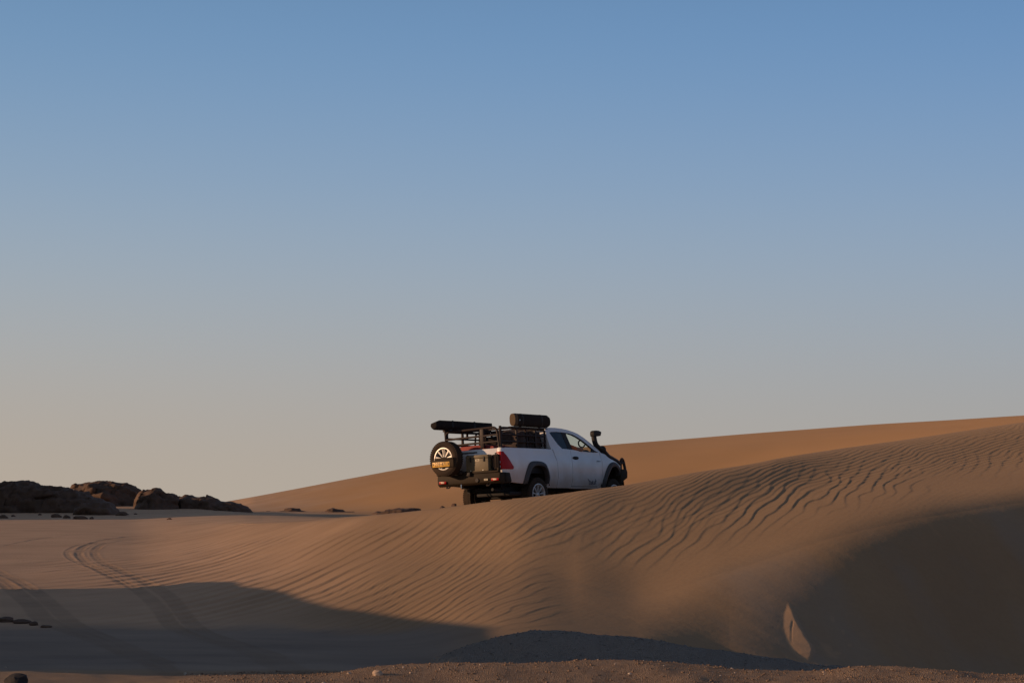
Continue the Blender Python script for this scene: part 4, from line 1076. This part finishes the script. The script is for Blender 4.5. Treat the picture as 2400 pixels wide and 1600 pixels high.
# ---- wheels
def make_wheel(cx, cy, cz, name='wheel', face=-1, rot=0.0, w=0.26, Rt=0.385, Rr=0.245):
    """face = -1: outer face towards -y"""
    hw = w / 2; f = face
    bm = B()
    prof = [(Rr - 0.01, -hw * 0.80), (Rr + 0.03, -hw * 0.96), (Rt - 0.06, -hw), (Rt - 0.018, -hw * 0.86), (Rt, -hw * 0.70), (Rt, hw * 0.70), (Rt - 0.018, hw * 0.86), (Rt - 0.06, hw), (Rr + 0.03, hw * 0.96), (Rr - 0.01, hw * 0.80)]
    lathe_y(bm, prof, 0, 0, 0, 56)
    for k in range(48):      # tread blocks
        a = 2 * math.pi * (k + 0.5) / 48
        for y0, y1, ph in ((-hw * 0.82, -hw * 0.42, 0), (-hw * 0.3, hw * 0.3, 0.5), (hw * 0.42, hw * 0.82, 0)):
            a_ = a + ph * 2 * math.pi / 48; da = 0.042
            vv = []
            for r_ in (Rt - 0.012, Rt + 0.006):
                for (aa, y) in ((a_ - da, y0), (a_ + da, y0), (a_ + da, y1), (a_ - da, y1)):
                    vv.append(bm.verts.new((r_ * math.cos(aa), y, r_ * math.sin(aa))))
            for q in ((4, 5, 6, 7), (0, 1, 5, 4), (1, 2, 6, 5), (2, 3, 7, 6), (3, 0, 4, 7)): bm.faces.new([vv[i] for i in q])
    parts_ = [('tyre', bm, M_RUBBER)]
    bm = B()
    lathe_y(bm, [(Rr - 0.006, f * hw * 0.82), (Rr + 0.006, f * hw * 0.90), (Rr - 0.016, f * hw * 0.92), (Rr - 0.026, f * hw * 0.80), (Rr - 0.035, f * hw * 0.2), (Rr - 0.03, -f * hw * 0.8), (Rr - 0.012, -f * hw * 0.8)], 0, 0, 0, 56)
    def spoke(a, w0, w1, r0, r1, spread=0.0):
        ca, sa = math.cos(a), math.sin(a); cb, sb = math.cos(a + spread), math.sin(a + spread)
        p0 = Vector((ca * r0, 0, sa * r0)); p1 = Vector((cb * r1, 0, sb * r1)); d = (p1 - p0).normalized(); n_ = Vector((-d.z, 0, d.x))
        ys = (f * hw * 0.70, f * hw * 0.84)
        vv = [bm.verts.new((p.x + n_.x * ww, y, p.z + n_.z * ww)) for p, ww_, y in ((p0, w0, ys[0]), (p1, w1, ys[1])) for ww in (-ww_, ww_)]
        vv += [bm.verts.new((v.co.x, v.co.y - f * 0.035, v.co.z)) for v in vv]
        for q in ((0, 1, 3, 2), (4, 6, 7, 5), (0, 2, 6, 4), (1, 5, 7, 3), (0, 4, 5, 1), (2, 3, 7, 6)): bm.faces.new([vv[i] for i in q])
    for k in range(6):
        a = math.pi / 2 + k * math.pi / 3 + rot
        if k % 2 == 0:
            for sg in (-1, 1): spoke(a + sg * 0.13, 0.006, 0.009, 0.05, Rr - 0.015, -sg * 0.01)
        else:
            for sg in (-1, 1): spoke(a + sg * 0.30, 0.008, 0.021, 0.055, Rr - 0.015, sg * 0.04)
    lathe_y(bm, [(0.0, f * hw * 0.78), (0.035, f * hw * 0.78), (0.05, f * hw * 0.70), (0.06, f * hw * 0.5), (0.0, f * hw * 0.5)], 0, 0, 0, 24)
    parts_.append(('rim', bm, M_ALLOY))
    bm = B()
    lathe_y(bm, [(0.0, f * hw * 0.22), (Rr - 0.03, f * hw * 0.22), (Rr - 0.03, f * hw * 0.12), (0.0, f * hw * 0.12)], 0, 0, 0, 32)
    parts_.append(('brake_disc', bm, M_ALLOY_D))
    return parts_
def wheel_part(cx, cy, cz, face, rot=0.0, steer=0.0, yaw90=False):
    e = bpy.data.objects.new('wheel', None); C.objects.link(e); e.parent = truck
    e.matrix_local = OFF @ Matrix.Translation((cx, cy, cz)) @ Matrix.Rotation(steer, 4, 'Z')
    for nm, bm, mt in make_wheel(0, 0, 0, face=face, rot=rot):
        fin(nm, bm, mt, e, 35)
    return e
wheel_part(0.01, -0.80, 0.313, -1, 0.0)
wheel_part(0.01, 0.84, 0.313, 1, 0.4)
wheel_part(3.13, -0.80, 0.313, -1, 0.2, R(3))
wheel_part(3.13, 0.80, 0.313, 1, 0.1, R(3))
spare = wheel_part(-1.62, 0.415, 1.165, -1, 0.0, R(-90))
spare.name = 'spare_wheel'
bm = B(); box(bm, -1.78, -1.765, 0.10, 0.70, 0.975, 1.14); box(bm, -1.79, -1.76, 0.10, 0.62, 1.14, 1.185); box(bm, -1.765, -1.70, 0.38, 0.46, 1.05, 1.20)
hold = part('plate_holder', bm, M_STEEL, bevel=0.004)
bm = B(); box(bm, -1.788, -1.781, 0.205, 0.685, 0.985, 1.095)
plate = part('number_plate', bm, M_YEL, hold, bevel=0.002)
RY = Matrix(((0, 0, -1, 0), (-1, 0, 0, 0), (0, 1, 0, 0), (0, 0, 0, 1)))      # text facing backwards (-x)
t_ = text_mesh('plate_lettering', '239\u00b7471', 0.118, M_INK, hold, (-1.7885, 0.447, 1.040), RY, scale=(0.86, 1.0, 1), space=1.02)
t_ = text_mesh('plate_letter', 'N', 0.075, M_INK, hold, (-1.7885, 0.655, 1.040), RY, scale=(0.62, 1.1, 1))
t_ = text_mesh('plate_letter', 'W', 0.075, M_INK, hold, (-1.7885, 0.235, 1.040), RY, scale=(0.55, 1.1, 1))

# ---- tailgate and lamps
bm = B(); prism_yz(bm, [(-0.735, 0.86), (0.735, 0.86), (0.745, 1.345), (-0.745, 1.345)], -1.235, -1.185)
tg = part('tailgate', bm, M_WHITE, bevel=0.012)
bm = B(); box(bm, -1.242, -1.236, -0.16, 0.26, 1.268, 1.296); part('tailgate_handle', bm, M_BLACK, tg, bevel=0.002)
for s in (-1, 1):
    bm = B(); y0, y1 = sorted((s * 0.752, s * 0.86)); box(bm, -1.285, -1.20, y0, y1, 0.74, 1.349)
    part('bed_corner', bm, M_WHITE, bevel=0.012)
    # tail lamp: wraps the corner; tall red wedge with a clear window low on the rear
    out_ = [(-1.305, 1.262), (-1.23, 1.262), (-1.17, 1.20), (-1.07, 1.085), (-0.97, 0.97), (-0.915, 0.925), (-0.93, 0.88), (-0.97, 0.868), (-1.305, 0.868)]
    lamp = part('tail_lamp', panel(out_, lambda x, z: ybody(x, z) + 0.010, 0.06, side=s, cuts_z=5, cuts_x=5), M_RED)
    bm = B(); y0, y1 = sorted((s * 0.748, s * 0.875)); box(bm, -1.318, -1.286, y0, y1, 0.868, 1.262); part('lamp_rear_lens', bm, M_RED, lamp, bevel=0.008)
    y0, y1 = sorted((s * 0.765, s * 0.855))
    for z_ in (1.0, 0.90):
        bm = B(); box(bm, -1.324, -1.319, y0, y1, z_, z_ + 0.05); part('reversing_lens', bm, M_CLEAR, lamp, bevel=0.002)

# ---- steel rear bumper with swing arms
bm = B()
pb = [(-1.46, 0.80), (-1.47, 0.70), (-1.46, 0.60), (-1.40, 0.555), (-1.22, 0.56), (-1.22, 0.80)]
secs = [(-0.93, 0.14), (-0.90, 0.03), (0.0, 0.0), (0.83, 0.03), (0.86, 0.14)]
rr = [[bm.verts.new((x + dx if x < -1.3 else x, y, z)) for x, z in pb] for y, dx in secs]
for a, b in zip(rr[:-1], rr[1:]):
    for i in range(len(pb)): bm.faces.new((a[i], a[(i + 1) % len(pb)], b[(i + 1) % len(pb)], b[i]))
bm.faces.new(rr[0]); bm.faces.new(rr[-1][::-1])
bump = part('rear_bumper', bm, M_STEEL, bevel=0.01, smooth=30)
for ya, yb in ((-0.93, -0.80), (0.80, 0.90)):
    bm = B(); prism_xz(bm, [(-1.30, 0.80), (-1.08, 0.79), (-1.02, 0.60), (-1.10, 0.57), (-1.30, 0.57)], ya, yb); part('bumper_wing', bm, M_STEEL, bump, bevel=0.01)
def lamp_bar(y0, y1, z0, z1, name, mt, x=-1.475, d=0.012, par=None): 
    bm = B(); box(bm, x, x + d, y0, y1, z0, z1); return part(name, bm, mt, par or bump, bevel=0.003)
lamp_bar(-0.90, -0.70, 0.62, 0.675, 'marker_lamp', M_RED, -1.480); lamp_bar(-0.845, -0.755, 0.632, 0.664, 'reflector', M_STICK, -1.484, 0.003)
lamp_bar(0.56, 0.76, 0.62, 0.675, 'marker_lamp', M_RED, -1.480); lamp_bar(0.61, 0.70, 0.632, 0.664, 'reflector', M_STICK, -1.484, 0.003)
def sticker(y, z, x, parent, w_=0.10, h_=0.04):
    bm = B(); box(bm, x, x + 0.003, y - w_ / 2, y + w_ / 2, z - h_ / 2, z + h_ / 2); part('sticker', bm, M_STICK, parent)
    bm = B(); box(bm, x - 0.002, x - 0.0005, y - w_ * 0.36, y + w_ * 0.36, z - h_ * 0.2, z + h_ * 0.2); part('sticker_print', bm, M_INK, parent)
sticker(-0.55, 0.655, -1.4735, bump)
bm = B(); lathe_y(bm, [(0.0, 0.0), (0.045, 0.0), (0.045, 0.02), (0.028, 0.02), (0.028, 0.005), (0.0, 0.005)], 0, 0, 0, 20)
bm.transform(Matrix.Translation((-1.475, -0.30, 0.655)) @ Matrix.Rotation(R(-90), 4, 'Z')); part('jacking_socket', bm, M_BLACK, bump)
for y in (-0.62, 0.50):
    bm = B(); tube(bm, fillet([(-1.44, y - 0.04, 0.57), (-1.50, y - 0.04, 0.52), (-1.50, y + 0.04, 0.52), (-1.44, y + 0.04, 0.57)], 0.02), 0.014, 8); part('recovery_eye', bm, M_BLACK, bump)
bm = B(); tube(bm, [(-1.50, 0.12, 0.58), (-1.50, 0.12, 0.50)], 0.016, 8); part('latch_pin', bm, M_CHROME, bump)
# swing arm with the spare wheel
bm = B()
tube(bm, [(-1.40, 0.80, 0.80), (-1.40, 0.80, 0.90)], 0.04)
box(bm, -1.46, -1.39, 0.02, 0.84, 0.805, 0.865)
box(bm, -1.46, -1.39, 0.37, 0.45, 0.866, 1.22); box(bm, -1.50, -1.461, 0.33, 0.49, 1.08, 1.24)
part('wheel_carrier_arm', bm, M_STEEL, bevel=0.006)
bm = B()
tube(bm, [(-1.40, -0.86, 0.80), (-1.40, -0.86, 0.90)], 0.04)
box(bm, -1.46, -1.39, -0.88, -0.02, 0.805, 0.845)
box(bm, -1.44, -1.40, -0.06, -0.02, 0.846, 1.22); box(bm, -1.30, -1.26, -0.74, -0.02, 0.846, 0.87)
part('box_carrier_arm', bm, M_STEEL, bevel=0.006)
for y, z in ((0.12, 0.86), (-0.10, 0.80)):
    bm = B(); box(bm, -1.52, -1.47, y - 0.05, y + 0.05, z - 0.05, z + 0.04)
    part('arm_latch', bm, M_BLACK, bevel=0.01)
for z in (1.02, 0.975):
    bm = B()
    for v in bmesh.ops.create_uvsphere(bm, u_segments=10, v_segments=6, radius=0.012)['verts']: v.co += Vector((-1.47, 0.055, z))
    part('latch_bolt', bm, M_CHROME)

# box on the carrier: a thing of its own
bb = (-1.38, -0.31, 0.847)
boxo = own_empty('metal_box', bb, 'dusty olive-brown metal box with two latches on the rear carrier', 'box')
bm = B(); box(bm, -1.46, -1.31, -0.62, -0.005, 0.847, 1.13); own_part('box_body', bm, M_BOX, boxo, bb, bevel=0.008)
bm = B(); prism_yz(bm, [(-0.625, 1.135), (0.0, 1.135), (0.0, 1.19), (-0.03, 1.21), (-0.60, 1.21), (-0.625, 1.19)], -1.465, -1.305); own_part('lid', bm, M_BOX, boxo, bb, bevel=0.008)
for y in (-0.14, -0.51):
    bm = B(); box(bm, -1.478, -1.466, y - 0.018, y + 0.018, 1.06, 1.17); own_part('latch', bm, M_BLACK, boxo, bb, bevel=0.003)
for y in (-0.14, -0.48):
    bm = B(); lathe_y(bm, [(0.0, 0), (0.010, 0), (0.010, 0.01), (0.0, 0.01)], 0, 0, 0, 10); bm.transform(Matrix.Translation((-1.462, y, 0.87)) @ Matrix.Rotation(R(90), 4, 'Z')); own_part('rivet', bm, M_CHROME, boxo, bb)
bm = B(); box(bm, -1.463, -1.4605, -0.38, -0.27, 1.075, 1.115); own_part('sticker', bm, M_STICK, boxo, bb)
bm = B(); box(bm, -1.4655, -1.4635, -0.36, -0.29, 1.087, 1.103); own_part('sticker_print', bm, M_INK, boxo, bb)
# jerry can beside it
jb = (-1.33, -0.72, 0.871)
jc = own_empty('jerry_can', jb, 'black jerry can in the rear carrier between the box and the tail lamp', 'jerry can')
bm = B(); box(bm, -1.37, -1.26, -0.74 - 0.10, -0.645, 0.871, 1.20); own_part('can_body', bm, M_CANVAS, jc, jb, bevel=0.025)
for y in (-0.70, -0.78):
    bm = B(); box(bm, -1.382, -1.371, y - 0.012, y + 0.012, 0.92, 1.15); own_part('can_rib', bm, M_CANVAS, jc, jb, bevel=0.003)
bm = B(); tube(bm, fillet([(-1.35, -0.74, 1.195), (-1.35, -0.74, 1.225), (-1.29, -0.74, 1.225), (-1.29, -0.74, 1.195)], 0.02), 0.012, 8); own_part('handle', bm, M_BLACK, jc, jb)

# ---- rack over the load bed
def railp(bm, z, r, y=0.76, x0=-1.13, x1=0.58): tube(bm, [(x0, y, z), (x1, y, z)], r)
bm = B()
for y in (-0.74, 0.76):
    tube(bm, fillet([(-1.13, y, 1.36), (-1.13, y, 1.80), (0.58, y, 1.80), (0.58, y, 1.36)], 0.10), 0.026)
tube(bm, [(-1.13, -0.74, 1.36), (-1.13, -0.74, 1.84)], 0.032)
tube(bm, [(-1.13, 0.76, 1.36), (-1.13, 0.80, 1.84)], 0.034)
rack = part('rack', bm, M_TUBE)
bm = B(); tube(bm, fillet([(-1.15, 0.78, 1.36), (-1.15, 0.78, 1.79), (-1.15, -0.66, 1.82), (-1.15, -0.72, 1.36)], 0.13, 7), 0.026); part('rack_hoop', bm, M_TUBE, rack)
for z0, z1 in ((1.62, 1.65), (1.475, 1.50)):
    bm = B(); tube(bm, [(-1.15, 0.78, z0), (-1.15, -0.70, z1)], 0.024); part('rear_bar', bm, M_TUBE, rack)
for z in (1.50, 1.65):
    for y in (-0.74, 0.76):
        bm = B(); railp(bm, z, 0.020, y); part('side_bar', bm, M_TUBE, rack)
for x, y, wd_ in ((-0.55, 0.76, 0.06), (-0.52, -0.74, 0.045), (0.10, 0.76, 0.04), (0.20, -0.74, 0.045)):
    bm = B(); box(bm, x - wd_ / 2, x + wd_ / 2, y - 0.02, y + 0.02, 1.362, 1.81); part('rack_post', bm, M_TUBE, rack, bevel=0.006)
bm = B(); box(bm, -1.17, -1.12, -0.30, -0.20, 1.372, 1.80); part('rack_post', bm, M_TUBE, rack, bevel=0.006)
bm = B(); tube(bm, fillet([(-0.1, -0.74, 1.36), (-0.1, -0.70, 1.80), (-0.1, 0.72, 1.80), (-0.1, 0.76, 1.36)], 0.1), 0.022); part('cross_bar', bm, M_TUBE, rack)
bm = B(); tube(bm, [(0.55, -0.74, 1.81), (0.55, 0.76, 1.81)], 0.022); part('cross_bar', bm, M_TUBE, rack)
bm = B(); tube(bm, [(-0.62, -0.74, 1.81), (-0.62, 0.76, 1.81)], 0.022); part('cross_bar', bm, M_TUBE, rack)
bm = B(); box(bm, -0.80, 0.62, -0.80, -0.72, 1.812, 1.835); part('bag_bracket', bm, M_BLACK, rack, bevel=0.004)
# awning bag bolted along the left side
bm = B()
sec = [(-0.12, 0.115), (0.105, 0.055), (0.12, -0.02), (0.07, -0.095), (-0.07, -0.10), (-0.125, -0.03)]
secd = [(0.80 + (b * 1.0), 1.945 + c) for b, c in sec]
secs = [(-1.56, 0.72), (-1.47, 1.0), (-0.8, 1.02), (0.0, 1.0), (0.50, 0.98), (0.56, 0.62)]
rr = []
for x, k in secs:
    rr.append([bm.verts.new((x, 0.80 + (y - 0.80) * k, 1.945 + (z - 1.945) * k)) for y, z in secd])
for a, b in zip(rr[:-1], rr[1:]):
    for i in range(6): bm.faces.new((a[i], a[(i + 1) % 6], b[(i + 1) % 6], b[i]))
bm.faces.new(rr[0]); bm.faces.new(rr[-1][::-1])
aw = part('awning_bag', bm, M_CANVAS, bevel=0.015, smooth=40)
for x in (-1.05, -0.30, 0.40):
    bm = B(); box(bm, x - 0.05, x + 0.05, 0.70, 0.90, 1.812, 1.855); box(bm, x - 0.03, x + 0.03, 0.80, 0.83, 1.66, 1.811); part('awning_bracket', bm, M_TUBE, aw, bevel=0.005)
for x in (-1.02, -0.2):
    bm = B(); rr = [[bm.verts.new((x + dx, 0.80 + (y - 0.80) * 1.035, 1.945 + (z - 1.945) * 1.05)) for y, z in secd] for dx in (0, 0.045)]
    for i in range(6): bm.faces.new((rr[0][i], rr[0][(i + 1) % 6], rr[1][(i + 1) % 6], rr[1][i]))
    part('strap', bm, M_BLACK, aw)
# rolled bag on the roof
rb_ = (0.05, -0.72, 1.836)
rbag = own_empty('rolled_bag', rb_, 'dark rolled canvas bag with brown end cap on top of the rack', 'bag')
def roll(x0, x1, sc0=1.0, sc1=1.0, cy=-0.76, cz=1.988, ry=0.085, rz=0.147, seg=24, n=10, crown=0.0):
    bm = B(); rr = []
    for i in range(n + 1):
        t = i / n; x = x0 + (x1 - x0) * t; k = sc0 + (sc1 - sc0) * t
        rr.append([bm.verts.new((x, cy + ry * k * np.sign(math.cos(a)) * abs(math.cos(a)) ** 0.8, cz + rz * k * np.sign(math.sin(a)) * abs(math.sin(a)) ** 0.8)) for a in [2 * math.pi * q / seg for q in range(seg)]])
    for a, b in zip(rr[:-1], rr[1:]):
        for q in range(seg): bm.faces.new((a[q], a[(q + 1) % seg], b[(q + 1) % seg], b[q]))
    bm.faces.new(rr[0]); bm.faces.new(rr[-1][::-1])
    return bm
own_part('canvas_roll', roll(-0.565, 0.62), M_CANVAS, rbag, rb_)
own_part('end_cap', roll(-0.68, -0.57, 0.93, 1.01, n=3), M_CANVAS2, rbag, rb_)
own_part('end_cap', roll(0.625, 0.72, 0.99, 0.72, n=3), M_CANVAS, rbag, rb_)
for x in (-0.40, 0.35): own_part('strap', roll(x, x + 0.04, 1.025, 1.025, n=1), M_BLACK, rbag, rb_)
bm = B(); box(bm, -0.535, -0.515, -0.858, -0.845, 1.965, 1.99); own_part('buckle', bm, M_CHROME, rbag, rb_)

# ---- load
def bag(name, x0, x1, y0, y1, z0, z1, mt, seed, label, cat='bag', group=None):
    bm = B(); bmesh.ops.create_cube(bm, size=2); bmesh.ops.subdivide_edges(bm, edges=bm.edges[:], cuts=7, use_grid_fill=True)
    for v in bm.verts:
        p = v.co.copy(); s_ = p.normalized() * 1.25
        q = p.lerp(s_, 0.35)
        n_ = float(fbm(np.array([p.x * 1.3 + seed]), np.array([p.y * 1.3 + p.z * 1.7]), seed, 3)[0])
        q *= 0.93 + 0.16 * n_
        v.co = Vector(((x0 + x1) / 2 + q.x * (x1 - x0) / 2, (y0 + y1) / 2 + q.y * (y1 - y0) / 2, max(z0 + 0.001, (z0 + z1) / 2 + q.z * (z1 - z0) / 2)))
    return own(name, bm, mt, ((x0 + x1) / 2, (y0 + y1) / 2, z0), smooth=60, label=label, cat=cat, group=group)
bag('tarpaulin', -1.12, -0.45, -0.60, 0.70, 0.862, 1.46, M_REDC, 1, 'red tarpaulin bundle lying just inside the tailgate', 'tarpaulin')
bag('duffel_bag', -0.42, 0.02, -0.71, -0.05, 0.862, 1.78, M_CARGO, 2, 'dark duffel bag standing at the rear right of the load', group='bags stacked in the load bed')
bag('duffel_bag', 0.06, 0.54, -0.71, 0.05, 0.862, 1.80, M_CARGO, 3, 'tall brown bag against the right side of the cab wall', group='bags stacked in the load bed')
bag('duffel_bag', -0.02, 0.54, 0.08, 0.70, 0.862, 1.74, M_CANVAS, 4, 'black bag filling the left front of the load bed', group='bags stacked in the load bed')
bag('duffel_bag', -0.42, -0.05, 0.0, 0.55, 0.862, 1.42, M_CARGO, 5, 'low brown bag in the middle of the load bed', group='bags stacked in the load bed')

# ---- cab interior and driver
def seat(y):
    bm = B(); box(bm, 1.35, 1.85, y - 0.25, y + 0.25, 0.80, 0.98); st_ = part('seat', bm, M_SEAT, bevel=0.04)
    bm = B(); prism_xz(bm, [(1.38, 0.982), (1.52, 0.982), (1.38, 1.56), (1.26, 1.56)], y - 0.24, y + 0.24); part('seat_back', bm, M_SEAT, st_, bevel=0.04)
    bm = B(); prism_xz(bm, [(1.25, 1.58), (1.36, 1.58), (1.34, 1.74), (1.25, 1.74)], y - 0.12, y + 0.12); part('headrest', bm, M_SEAT, st_, bevel=0.03)
seat(-0.38); seat(0.38)
bm = B()
n_ = 24; c_ = Vector((2.02, -0.38, 1.22)); ax = Vector((-0.85, 0, 0.5)).normalized(); uu = Vector((0, 1, 0)); vv_ = ax.cross(uu)
ringp = [c_ + (uu * math.cos(a) + vv_ * math.sin(a)) * 0.19 for a in np.linspace(0, 2 * math.pi, n_ + 1)]
tube(bm, ringp, 0.015, 8, cap=False)
for a in (0.2, math.pi - 0.2, math.pi * 1.5): tube(bm, [c_, c_ + (uu * math.cos(a) + vv_ * math.sin(a)) * 0.18], 0.014, 6)
tube(bm, [c_, c_ - ax * 0.22], 0.03, 8)
part('steering_wheel', bm, M_SEAT)
# the driver: one skinned body, head, hands with fingers, clothes as parts
def skin_body(name, verts, edges, radii, mt, root, base, sub=2, root_i=0):
    me = bpy.data.meshes.new(name); me.from_pydata([Vector(v) - Vector(base) for v in verts], edges, [])
    o = bpy.data.objects.new(name, me); C.objects.link(o)
    sk = o.modifiers.new('skin', 'SKIN'); ss = o.modifiers.new('sub', 'SUBSURF'); ss.levels = sub; ss.render_levels = sub
    for i, r_ in enumerate(radii):
        me.skin_vertices[0].data[i].radius = (r_, r_) if not isinstance(r_, tuple) else r_
        me.skin_vertices[0].data[i].use_root = (i == root_i)
    dg = bpy.context.evaluated_depsgraph_get()
    m2 = bpy.data.meshes.new_from_object(o.evaluated_get(dg)); m2.name = name
    bpy.data.objects.remove(o)
    for p in m2.polygons: p.use_smooth = True
    return link(name, m2, mt, root)
pb_ = (1.55, -0.38, 0.982)
drv = own_empty('person', pb_, 'driver in a rust shirt with one elbow out of the open window', 'person')
V = [(1.52, -0.38, 1.06), (1.48, -0.38, 1.25), (1.46, -0.38, 1.42), (1.46, -0.38, 1.54), (1.47, -0.38, 1.60),   # pelvis, waist, chest, neck base, neck
     (1.47, -0.56, 1.50), (1.70, -0.80, 1.385), (1.86, -0.905, 1.365), (1.98, -0.74, 1.39), (2.08, -0.58, 1.385),     # right arm: shoulder, mid, elbow on the sill, forearm, wrist
     (1.48, -0.20, 1.49), (1.62, -0.15, 1.26), (1.86, -0.24, 1.33), (1.96, -0.28, 1.37),                       # left arm
     (1.56, -0.48, 1.06), (1.98, -0.50, 1.10), (2.15, -0.50, 0.72), (1.56, -0.28, 1.06), (1.98, -0.26, 1.10), (2.15, -0.26, 0.72)]
E_ = [(0, 1), (1, 2), (2, 3), (3, 4), (2, 5), (5, 6), (6, 7), (7, 8), (8, 9), (2, 10), (10, 11), (11, 12), (12, 13), (0, 14), (14, 15), (15, 16), (0, 17), (17, 18), (18, 19)]
Rd = [(0.15, 0.12), (0.15, 0.12), (0.17, 0.12), 0.07, 0.055, 0.075, 0.055, 0.048, 0.042, 0.032, 0.07, 0.052, 0.040, 0.032, 0.09, 0.07, 0.05, 0.09, 0.07, 0.05]
skin_body('body', V, E_, Rd, M_SKIN, drv, pb_)
Vs = [V[i] for i in (0, 1, 2, 3, 5, 6, 10)] + [(1.56, -0.17, 1.37), (1.74, -0.83, 1.375)]
skin_body('shirt', Vs, [(0, 1), (1, 2), (2, 3), (2, 4), (4, 5), (5, 8), (2, 6), (6, 7)], [(0.165, 0.13), (0.165, 0.13), (0.185, 0.13), 0.075, 0.085, 0.066, 0.08, 0.062, 0.06], M_SHIRT, drv, pb_)
skin_body('trousers', [V[i] for i in (0, 14, 15, 16, 17, 18, 19)], [(0, 1), (1, 2), (2, 3), (0, 4), (4, 5), (5, 6)], [(0.16, 0.13), 0.10, 0.08, 0.06, 0.10, 0.08, 0.06], M_TROUS, drv, pb_)
bm = B()
for v in bmesh.ops.create_uvsphere(bm, u_segments=28, v_segments=20, radius=1)['verts']:
    p = v.co.copy()
    x = p.x * 0.098; y = p.y * 0.076; z = p.z * 0.118
    if p.z < -0.1: y *= 1 - 0.35 * min(1, (-p.z - 0.1)); x = x * (1 - 0.12 * (-p.z)) + 0.012 * (-p.z)
    if p.x > 0.75 and abs(p.y) < 0.22 and -0.35 < p.z < 0.12: x += 0.022 * (1 - abs(p.y) / 0.22) * (0.4 + (0.12 - p.z))
    if p.x > 0.7 and 0.02 < p.z < 0.2 and 0.2 < abs(p.y) < 0.55: x -= 0.008
    if p.x > 0.7 and -0.52 < p.z < -0.42 and abs(p.y) < 0.3: x += 0.006
    v.co = Vector((1.49 + x, -0.38 + y, 1.70 + z))
for s in (-1, 1):
    for v in bmesh.ops.create_uvsphere(bm, u_segments=10, v_segments=8, radius=1)['verts']:
        v.co = Vector((1.485 + v.co.x * 0.018, -0.38 + s * 0.078 + v.co.y * 0.008, 1.70 + v.co.z * 0.03))
head = own_part('head', bm, M_SKIN, drv, pb_, smooth=80)
for s in (-1, 1):
    bm = B()
    for v in bmesh.ops.create_uvsphere(bm, u_segments=8, v_segments=6, radius=0.010)['verts']: v.co += Vector((1.577, -0.38 + s * 0.032, 1.712))
    own_part('eye', bm, M_INK, head, pb_)
bm = B()
for v in bmesh.ops.create_uvsphere(bm, u_segments=24, v_segments=16, radius=1)['verts']:
    p = v.co.copy(); cut_ = p.x > 0.35 and p.z < 0.55
    k = 0.95 if cut_ or p.z < -0.35 else 1.08
    v.co = Vector((1.484 + p.x * 0.098 * k, -0.38 + p.y * 0.078 * k, 1.705 + p.z * 0.116 * k))
own_part('hair', bm, M_HAIR, drv, pb_, smooth=80)
def hand(wr, dirn, side, name):
    wr = Vector(wr); d = Vector(dirn).normalized(); up = Vector((0, 0, 1)); sd = d.cross(up).normalized(); up = sd.cross(d)
    vs_ = [wr, wr + d * 0.045, wr + d * 0.085]; ed = [(0, 1), (1, 2)]; rd = [0.026, (0.036, 0.018), (0.038, 0.014)]
    for k, ln in enumerate((0.070, 0.080, 0.075, 0.058)):
        o_ = sd * (0.030 - 0.020 * k); b0 = len(vs_)
        vs_ += [wr + d * 0.088 + o_, wr + d * (0.088 + ln * 0.5) + o_ - up * 0.014, wr + d * (0.088 + ln * 0.62) + o_ - up * (0.014 + ln * 0.42), wr + d * (0.088 + ln * 0.35) + o_ - up * (0.020 + ln * 0.62)]
        ed += [(2, b0), (b0, b0 + 1), (b0 + 1, b0 + 2), (b0 + 2, b0 + 3)]; rd += [0.0095, 0.009, 0.0085, 0.007]
    b0 = len(vs_); vs_ += [wr + d * 0.03 + sd * side * 0.040 - up * 0.008, wr + d * 0.062 + sd * side * 0.056 - up * 0.024, wr + d * 0.085 + sd * side * 0.046 - up * 0.044]
    ed += [(1, b0), (b0, b0 + 1), (b0 + 1, b0 + 2)]; rd += [0.013, 0.011, 0.009]
    return skin_body(name, vs_, ed, rd, M_SKIN, drv, pb_, sub=1)
hand(V[9], (0.35, 0.45, -0.12), -1, 'hand'); hand(V[13], (0.6, -0.3, 0.0), 1, 'hand')

# ---- lettering on the door
RS = Matrix(((1, 0, 0, 0), (0, 0, -1, 0), (0, 1, 0, 0), (0, 0, 0, 1)))   # text facing right (-y)
text_mesh('door_lettering', 'DaKaR', 0.15, M_DECAL, truck, (2.24, -ybody(2.24, 0.62) - 0.008, 0.595), RS, scale=(0.70, 0.95, 1))
for x_, sh in ((2.075, 0.03), (2.375, 0.03)):
    bm = B()
    v = [bm.verts.new(p) for p in ((x_ - 0.035, -ybody(2.2, 0.67) - 0.006, 0.70), (x_ + 0.005, -ybody(2.2, 0.67) - 0.006, 0.665), (x_ + 0.035, -ybody(2.2, 0.63) - 0.006, 0.63), (x_ + 0.02, -ybody(2.2, 0.63) - 0.006, 0.625), (x_ - 0.03, -ybody(2.2, 0.67) - 0.006, 0.675))]
    bm.faces.new(v)
    part('door_lettering_stroke', bm, M_DECAL)
text_mesh('fender_badge', 'GD-6', 0.07, M_DECAL, truck, (2.51, -ybody(2.51, 1.08) - 0.004, 1.105), RS, scale=(1.0, 0.62, 1))
